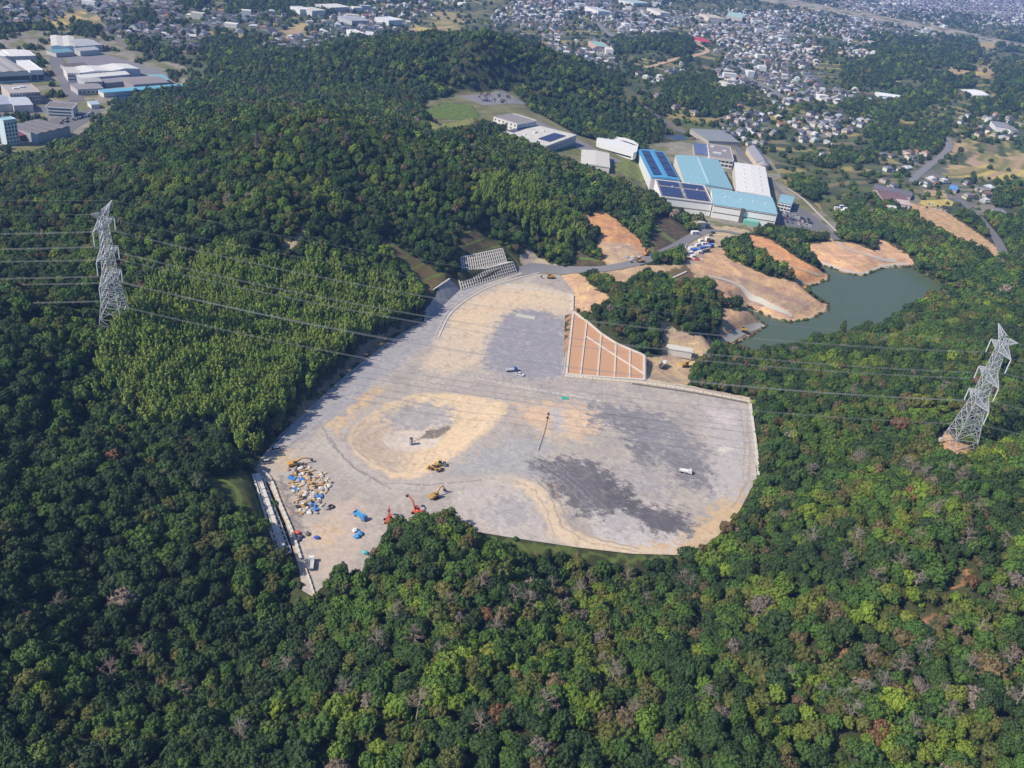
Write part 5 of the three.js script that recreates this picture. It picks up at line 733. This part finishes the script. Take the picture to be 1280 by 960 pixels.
function loader(label, px, py, turn, c, roller) { const p = at(px, py), g = thing(roller ? 'road_roller' : 'wheel_loader', label, roller ? 'roller' : 'loader', [p[0], 0, p[1]], turn), P = paint(c); part('rear_body', profile([[-3,.8],[-.3,.8],[-.3,1.6],[-2.9,1.7]], 1.8, .08), P, g); boxPart('cab', 1.5, 1.6, 1.5, -.5, 1.6, 0, glass, g); boxPart('cab_roof', 1.7, .12, 1.6, -.5, 3.2, 0, P, g); part('front_frame', profile([[0,.7],[1.8,.7],[1.8,1.2],[0,1.4]], 1.2, .06), P, g); wheels(g, roller ? [-2] : [-2, 1.2], 1.05, .78); if (roller) part('drum', new THREE.CylinderGeometry(.85, .85, 2.2, 20).rotateX(Math.PI / 2).translate(1.7, .85, 0), hubMat, g); else { for (const s of [-1, 1]) part('lift_arm', beam([.4, 1.5, s * .5], [2.8, .6, s * .5], .2, .3), P, g); part('bucket', profile([[2.6,.1],[3.9,.1],[3.6,.4],[2.9,1.2],[2.6,1.2]], 2.6, .04), P, g); } g.scale.setScalar(.98); return g; }
const YEL = [190,148,62], ORG = [206,84,54];
excavator('orange red excavator with raised boom, left of the pair behind the trees', 486, 652, .3, 1.4, ORG, [1.15, -1.2]);
excavator('orange red excavator with boom pointing up, right of the pair behind the trees', 521, 642, .9, 1.7, ORG, [1.2, .4]);
excavator('yellow excavator standing among the scrap at the treeline', 543, 622, .4, .5, YEL, [.6, -1.1]);
excavator('yellow excavator on the tan bank below the road', 688, 348, .15, 3.3, YEL, [.55, -.9], false);
excavator('yellow excavator beside the grey heaps under the orange cut', 800, 328, .2, 3.4, YEL, [.5, -1], false, 1.1);
excavator('orange excavator parked at the tip of that gravel patch by the dark slope', 807, 319, .6, .4, [226,140,40], [.5, -1.1], false);
excavator('yellow excavator on the lower work yard by the right trees', 856, 458, .3, .2, YEL, [.55, -.6], false, 1.1);
excavator('yellow excavator on the small spit by the lake', 929, 414, .2, 2.8, YEL, [.4, -.9], false);
excavator('yellow excavator at the upper edge of the rightmost bare bank', 1052, 297, .2, .2, YEL, [.4, -.8], false, 1.1);
excavator('long armed yellow grapple at the top of the debris heap', 367, 582, .3, .25, [206,156,70], [.25, -.4]);
loader('yellow wheel loader, nearer of the two machines by the basin', 543, 587, 2.9, YEL, 0);
loader('pale yellow roller with dark canopy beside the wheel loader', 551, 582, .2, [206,186,120], 1);
truck('blue and white truck in the middle of the site', 639, 464, .4, [60,90,170], [210,212,214], null);
truck('small white flatbed truck on the dark gravel at the right', 856, 591, -.15, [226,226,226], [222,222,222], null, true, .95);
truck('white truck parked on the lower work yard', 828, 459, 1.1, [226,226,224], [96,92,88], null, false, 1.2);
car('white car beside the blue truck on the site', ...(p => [p[0], 0, p[1]])(at(650, 469)), -.2, 'white', 0);
car('white van driving along the bamboo edge in the sun', ...(p => [p[0], 0, p[1]])(at(346, 563)), .75, 'white', 1);
car('pale van in the shade at the foot of the bamboo', ...(p => [p[0], 0, p[1]])(at(334, 579)), .5, 'silver', 1);
truck('white truck in the tree shade on the exit road', 389, 707, 1.75, [226,226,226], [190,192,190], null);
truck('blue truck half hidden by the treeline trees', 450, 647, -.6, [52,136,196], [64,150,206], null);
for (const [px, py, c, t, l] of [[854,314,'white',.6,'white car on the site road by the dark slope'],[846,325,'silver',.3,'silver car on the site road by the junction'],[859,311,'white',.6,'white car just ahead on the road by the dark slope'],[888,297,'beige',.6,'beige car near the end of the site road'],[891,294,'black',.6,'dark car near the end of the site road']]) { const p = hit(px, py - 2); car(l, p[0], H(...p) + .35, p[1], t, c, 0); }
// car parks
function carPark(where, quad, rows, cols, fill, base, group) {
  const P = quad.map(q => at(q[0], q[1], base)), cs = Object.keys(CARC), wt = ['white', 'white', 'silver', 'black', 'grey', 'white', 'blue', 'red', 'silver', 'black']; let n = 0;
  for (let r = 0; r < rows; r++) for (let c = 0; c < cols; c++) { if (rnd() > fill) continue; const u = (c + .5) / cols, v = (r + .5) / rows, a = [lerp(P[0][0], P[1][0], u), lerp(P[0][1], P[1][1], u)], b = [lerp(P[3][0], P[2][0], u), lerp(P[3][1], P[2][1], u)], k = pick(wt), dir = Math.atan2(-(P[3][1] - P[0][1]), P[3][0] - P[0][0]); car(`${k} car parked ${where}`, lerp(a[0], b[0], v), H(lerp(a[0], b[0], v), lerp(a[1], b[1], v)) + .1, lerp(a[1], b[1], v), dir + (r % 2 ? Math.PI : 0) + rr(-.05, .05), k, rnd() < .15, `${k} cars ${where}`); }
}
carPark('in the works car park behind the blue roofs', [[975,264],[1012,270],[1018,286],[980,279]], 4, 13, .72, -9);
carPark('in the upper car park behind the plateau office', [[594,131],[632,134],[640,124],[600,121]], 5, 15, .6, 8);
carPark('in the estate car park beside the dark grey factory', [[74,156],[112,146],[120,139],[84,146]], 4, 14, .6, -20);
carPark('on the gravel yard in the right valley', [[1155,262],[1190,270],[1192,262],[1160,254]], 2, 9, .55, -9);
function lot(name, pts, h, m, lift = .12) { const P = LOTS_PX(pts, h); struct(name, (() => { const g = flatShape(P, h + lift), p = g.attributes.position, uv = new Float32Array(p.count * 2); for (let i = 0; i < p.count; i++) uv.set([p.getX(i), p.getZ(i)], i * 2); g.setAttribute('uv', new THREE.BufferAttribute(uv, 2)); return g; })(), m); }
lot('car_park', [[973,258],[1008,262],[1030,280],[1022,290],[976,281]], -9, asphaltOld);
lot('car_park', [[66,164],[62,150],[92,140],[124,134],[126,142],[90,164]], -20, asphaltOld);
lot('estate_yard', [[0,138],[40,136],[60,130],[100,124],[96,134],[58,142],[0,146]], -20, asphaltOld, .06);
lot('estate_yard', [[80,66],[96,64],[140,70],[210,92],[216,106],[128,116],[96,118]], -20, asphalt, .05);
struct('car_park', ribbon([at(588, 128, 10), at(615, 128, 8), at(645, 128, 6)], 46, .06), asphalt);
struct('plateau_yard', ribbon([at(640, 150, 6), at(690, 168, 4), at(735, 190, 0), at(768, 206, -3)], 26, .08), asphalt);
// ---------------------------------------------------------------- site cabins, stacks and debris
const cont = (name, label, cat, px, py, w, h, d, turn, c, roof) => { const p = hit(px, py), g = thing(name, label, cat, [p[0], H(...p) + .15, p[1]], turn); boxPart('body', w, h, d, 0, 0, 0, mat(...c), g); boxPart('roof', w + .2, .15, d + .2, 0, h, 0, mat(...(roof ?? [224, 226, 228])), g); for (const s of [-1, 1]) boxPart('window', 1.2, 1, .08, s * w * .25, 1.1, d / 2 + .03, glass, g); return g; };
cont('site_cabin', 'tall cream site office beside the road end', 'cabin', 873, 285, 9, 5.5, 6, .5, [206,196,180], [190,186,178]);
cont('site_cabin', 'small grey cabin right of the cream site office', 'cabin', 882, 284, 5, 3, 4, .5, [150,150,154]);
cont('site_cabin', 'white cabin at the left foot of the cream office', 'cabin', 868, 293, 6, 2.6, 3, .4, [222,222,224]);
const stackC = [[222,222,222],[206,210,216],[60,100,190],[226,226,224],[84,120,196],[200,202,206],[214,216,220],[190,194,200],[52,52,56],[224,222,216]];
[[862,318],[866,322],[868,315],[874,317],[878,312],[872,308],[880,306],[884,310],[888,303],[876,302],[884,300],[864,312]].forEach(([px, py], i) => cont('storage_box', `${['white','pale grey','blue','white','blue','pale grey','white','grey','black','cream','white','pale grey'][i]} storage box, ${['nearest','second','third','fourth','fifth','sixth','seventh','eighth','ninth','tenth','eleventh','last'][i]} in the roadside stack by the tent`, 'storage box', px, py, rr(3, 6), rr(1.6, 2.8), rr(2.2, 3), rr(.3, .8), stackC[i % 10], stackC[i % 10]));
cont('storage_box', 'bright blue covered box at the end of the roadside stack', 'storage box', 888, 309, 4, 2.4, 3, .6, [40,96,206], [52,110,214]);
{ const p = hit(879, 316), g = thing('arched_tent', 'long cream arched shelter beside the roadside stack', 'shelter', [p[0], H(...p), p[1]], .78); part('cover', new THREE.CylinderGeometry(2.6, 2.6, 17, 18, 1, false, 0, Math.PI).rotateZ(Math.PI / 2).rotateX(-Math.PI / 2).rotateX(0), mat(206, 200, 186), g); }
{ const p = hit(868, 325), g = thing('barrier_row', 'row of orange red and white barriers at the road junction', 'barrier', [p[0], H(...p) + .2, p[1]], .1); for (let i = 0; i < 6; i++) boxPart('barrier', 1.9, 1.3, .9, (i - 2.5) * 2, 0, 0, i % 3 === 2 ? mat(224, 224, 222) : mat(222, 84, 56), g); }
for (let i = 0; i < 9; i++) { const p = hit(783 + rr(0, 18), 321 + rr(0, 5)); solo('rubble_pile', new THREE.DodecahedronGeometry(rr(.9, 1.8), 0).scale(1.5, .7, 1), pick([mat(176, 176, 178), mat(150, 150, 154), mat(200, 198, 194)]), 'grey rubble pile under the orange cut', 'rubble', [p[0], H(...p) + .4, p[1]], rr(0, 3), 'grey rubble piles under the orange cut'); }
[[1046,262],[1052,260],[1056,263],[1050,266],[1062,288],[1066,292],[1056,294],[1064,298]].forEach(([px, py], i) => cont('storage_box', `${['white','blue','white','grey','cream','white','yellow','white'][i]} container, ${['first','second','third','fourth','fifth','sixth','seventh','eighth'][i]} down the lane towards the rightmost bare bank`, 'container', px, py, 5, 2.4, 2.6, rr(0, 1), [[222,222,220],[80,120,190],[224,224,222],[170,172,176],[206,196,176],[224,224,222],[206,170,70],[220,220,222]][i]));
// debris heap
const DEB = poly([[358,585],[378,578],[392,588],[406,592],[416,604],[412,612],[398,622],[410,636],[398,642],[384,646],[376,644],[370,632],[364,612]]), db = bbox(DEB), chunk = [new THREE.DodecahedronGeometry(1, 0), new THREE.IcosahedronGeometry(1, 0)];
const DKIND = [['timber_stack', 'pale timber bundle lying in the debris heap', 'timber', [[196,164,112],[206,176,128],[180,146,100]]], ['rubble_block', 'grey rubble block lying in the debris heap', 'rubble', [[168,164,160],[150,148,146],[190,186,180]]], ['scrap_bag', 'white scrap bag lying in the debris heap', 'bag', [[216,216,214],[206,204,198]]], ['scrap_piece', 'dark rusty scrap piece lying in the debris heap', 'scrap', [[84,62,54],[62,52,50],[112,72,56]]]];
let dn = 0; jgrid(db[0], db[1], db[2], db[3], 1.9, (x, z) => { if (!inPoly(DEB, x, z) || dn > 230) return; dn++; const k = rnd() < .42 ? 0 : rnd() < .45 ? 1 : rnd() < .6 ? 2 : 3, [nm, lb, ct, cs] = DKIND[k], s = rr(.5, 1.1), a = rr(0, 3.14); const geo = k === 0 ? sharedBox : k === 3 ? chunk[1] : k === 2 ? chunk[1] : chunk[0]; const m = solo(nm, geo, mat(...pick(cs), .9), lb, ct, [x, k === 0 ? .35 * s : .4 * s, z], a, lb.replace(' lying', 's')); k === 0 ? m.scale.set(rr(1.6, 3.2), .7 * s, rr(.5, 1)) : m.scale.set(s * rr(.8, 1.5), s * .7, s); m.rotation.z = rr(-.12, .12); });
[[362,598],[366,600],[376,601],[368,612],[399,622],[391,633],[394,638]].forEach(([px, py], i) => { if (!py) return; const p = at(px, py), w = rr(1.8, 3.4), d = rr(1.5, 2.4), g = new THREE.PlaneGeometry(w, d, 8, 8), P = g.attributes.position; for (let k = 0; k < P.count; k++) P.setZ(k, .8 + .3 * n2(P.getX(k) * .6 + i * 9, P.getY(k) * .6) - .06 * (P.getX(k) ** 2 + P.getY(k) ** 2)); g.rotateX(-Math.PI / 2); g.computeVertexNormals(); solo('blue_tarpaulin', g, new THREE.MeshStandardMaterial({ color: lin(60, 130, 206), roughness: .5, side: THREE.DoubleSide }), 'bright blue tarpaulin spread over the debris heap', 'tarpaulin', [p[0], .1, p[1]], rr(0, 3), 'blue tarpaulins on the debris heap'); });
{ const p = at(414, 634), g = solo('discarded_tyre', new THREE.TorusGeometry(1, .35, 8, 16).rotateX(Math.PI / 2), tyre, 'lone dark tyre beside the debris heap', 'tyre', [p[0], .35, p[1]]); }
[[372,667],[376,672],[384,668],[396,673],[372,676]].forEach(([px, py], i) => { const p = at(px, py); solo('scrap_piece', chunk[i % 2], [mat(220, 90, 70), mat(70, 80, 110), mat(110, 110, 116), mat(60, 90, 180), mat(90, 90, 96)][i], `${['red','dark blue','grey','blue','dark grey'][i]} scrap piece in the tree shade by the exit road`, 'scrap', [p[0], .5, p[1]], i).scale.set(1.4, .8, 1); });
[[446,672],[444,664],[450,668],[456,692]].forEach(([px, py], i) => { const p = at(px, py); solo('scrap_bag', chunk[i % 2], [mat(80, 150, 210), mat(220, 222, 224), mat(70, 140, 206), mat(90, 180, 190)][i], `${['blue','white','deep blue','turquoise'][i]} sack at the treeline behind the blue truck`, 'sack', [p[0], .6, p[1]], i).scale.set(1.5, .9, 1.1); });
camera.updateProjectionMatrix();
renderer.render(scene, camera);
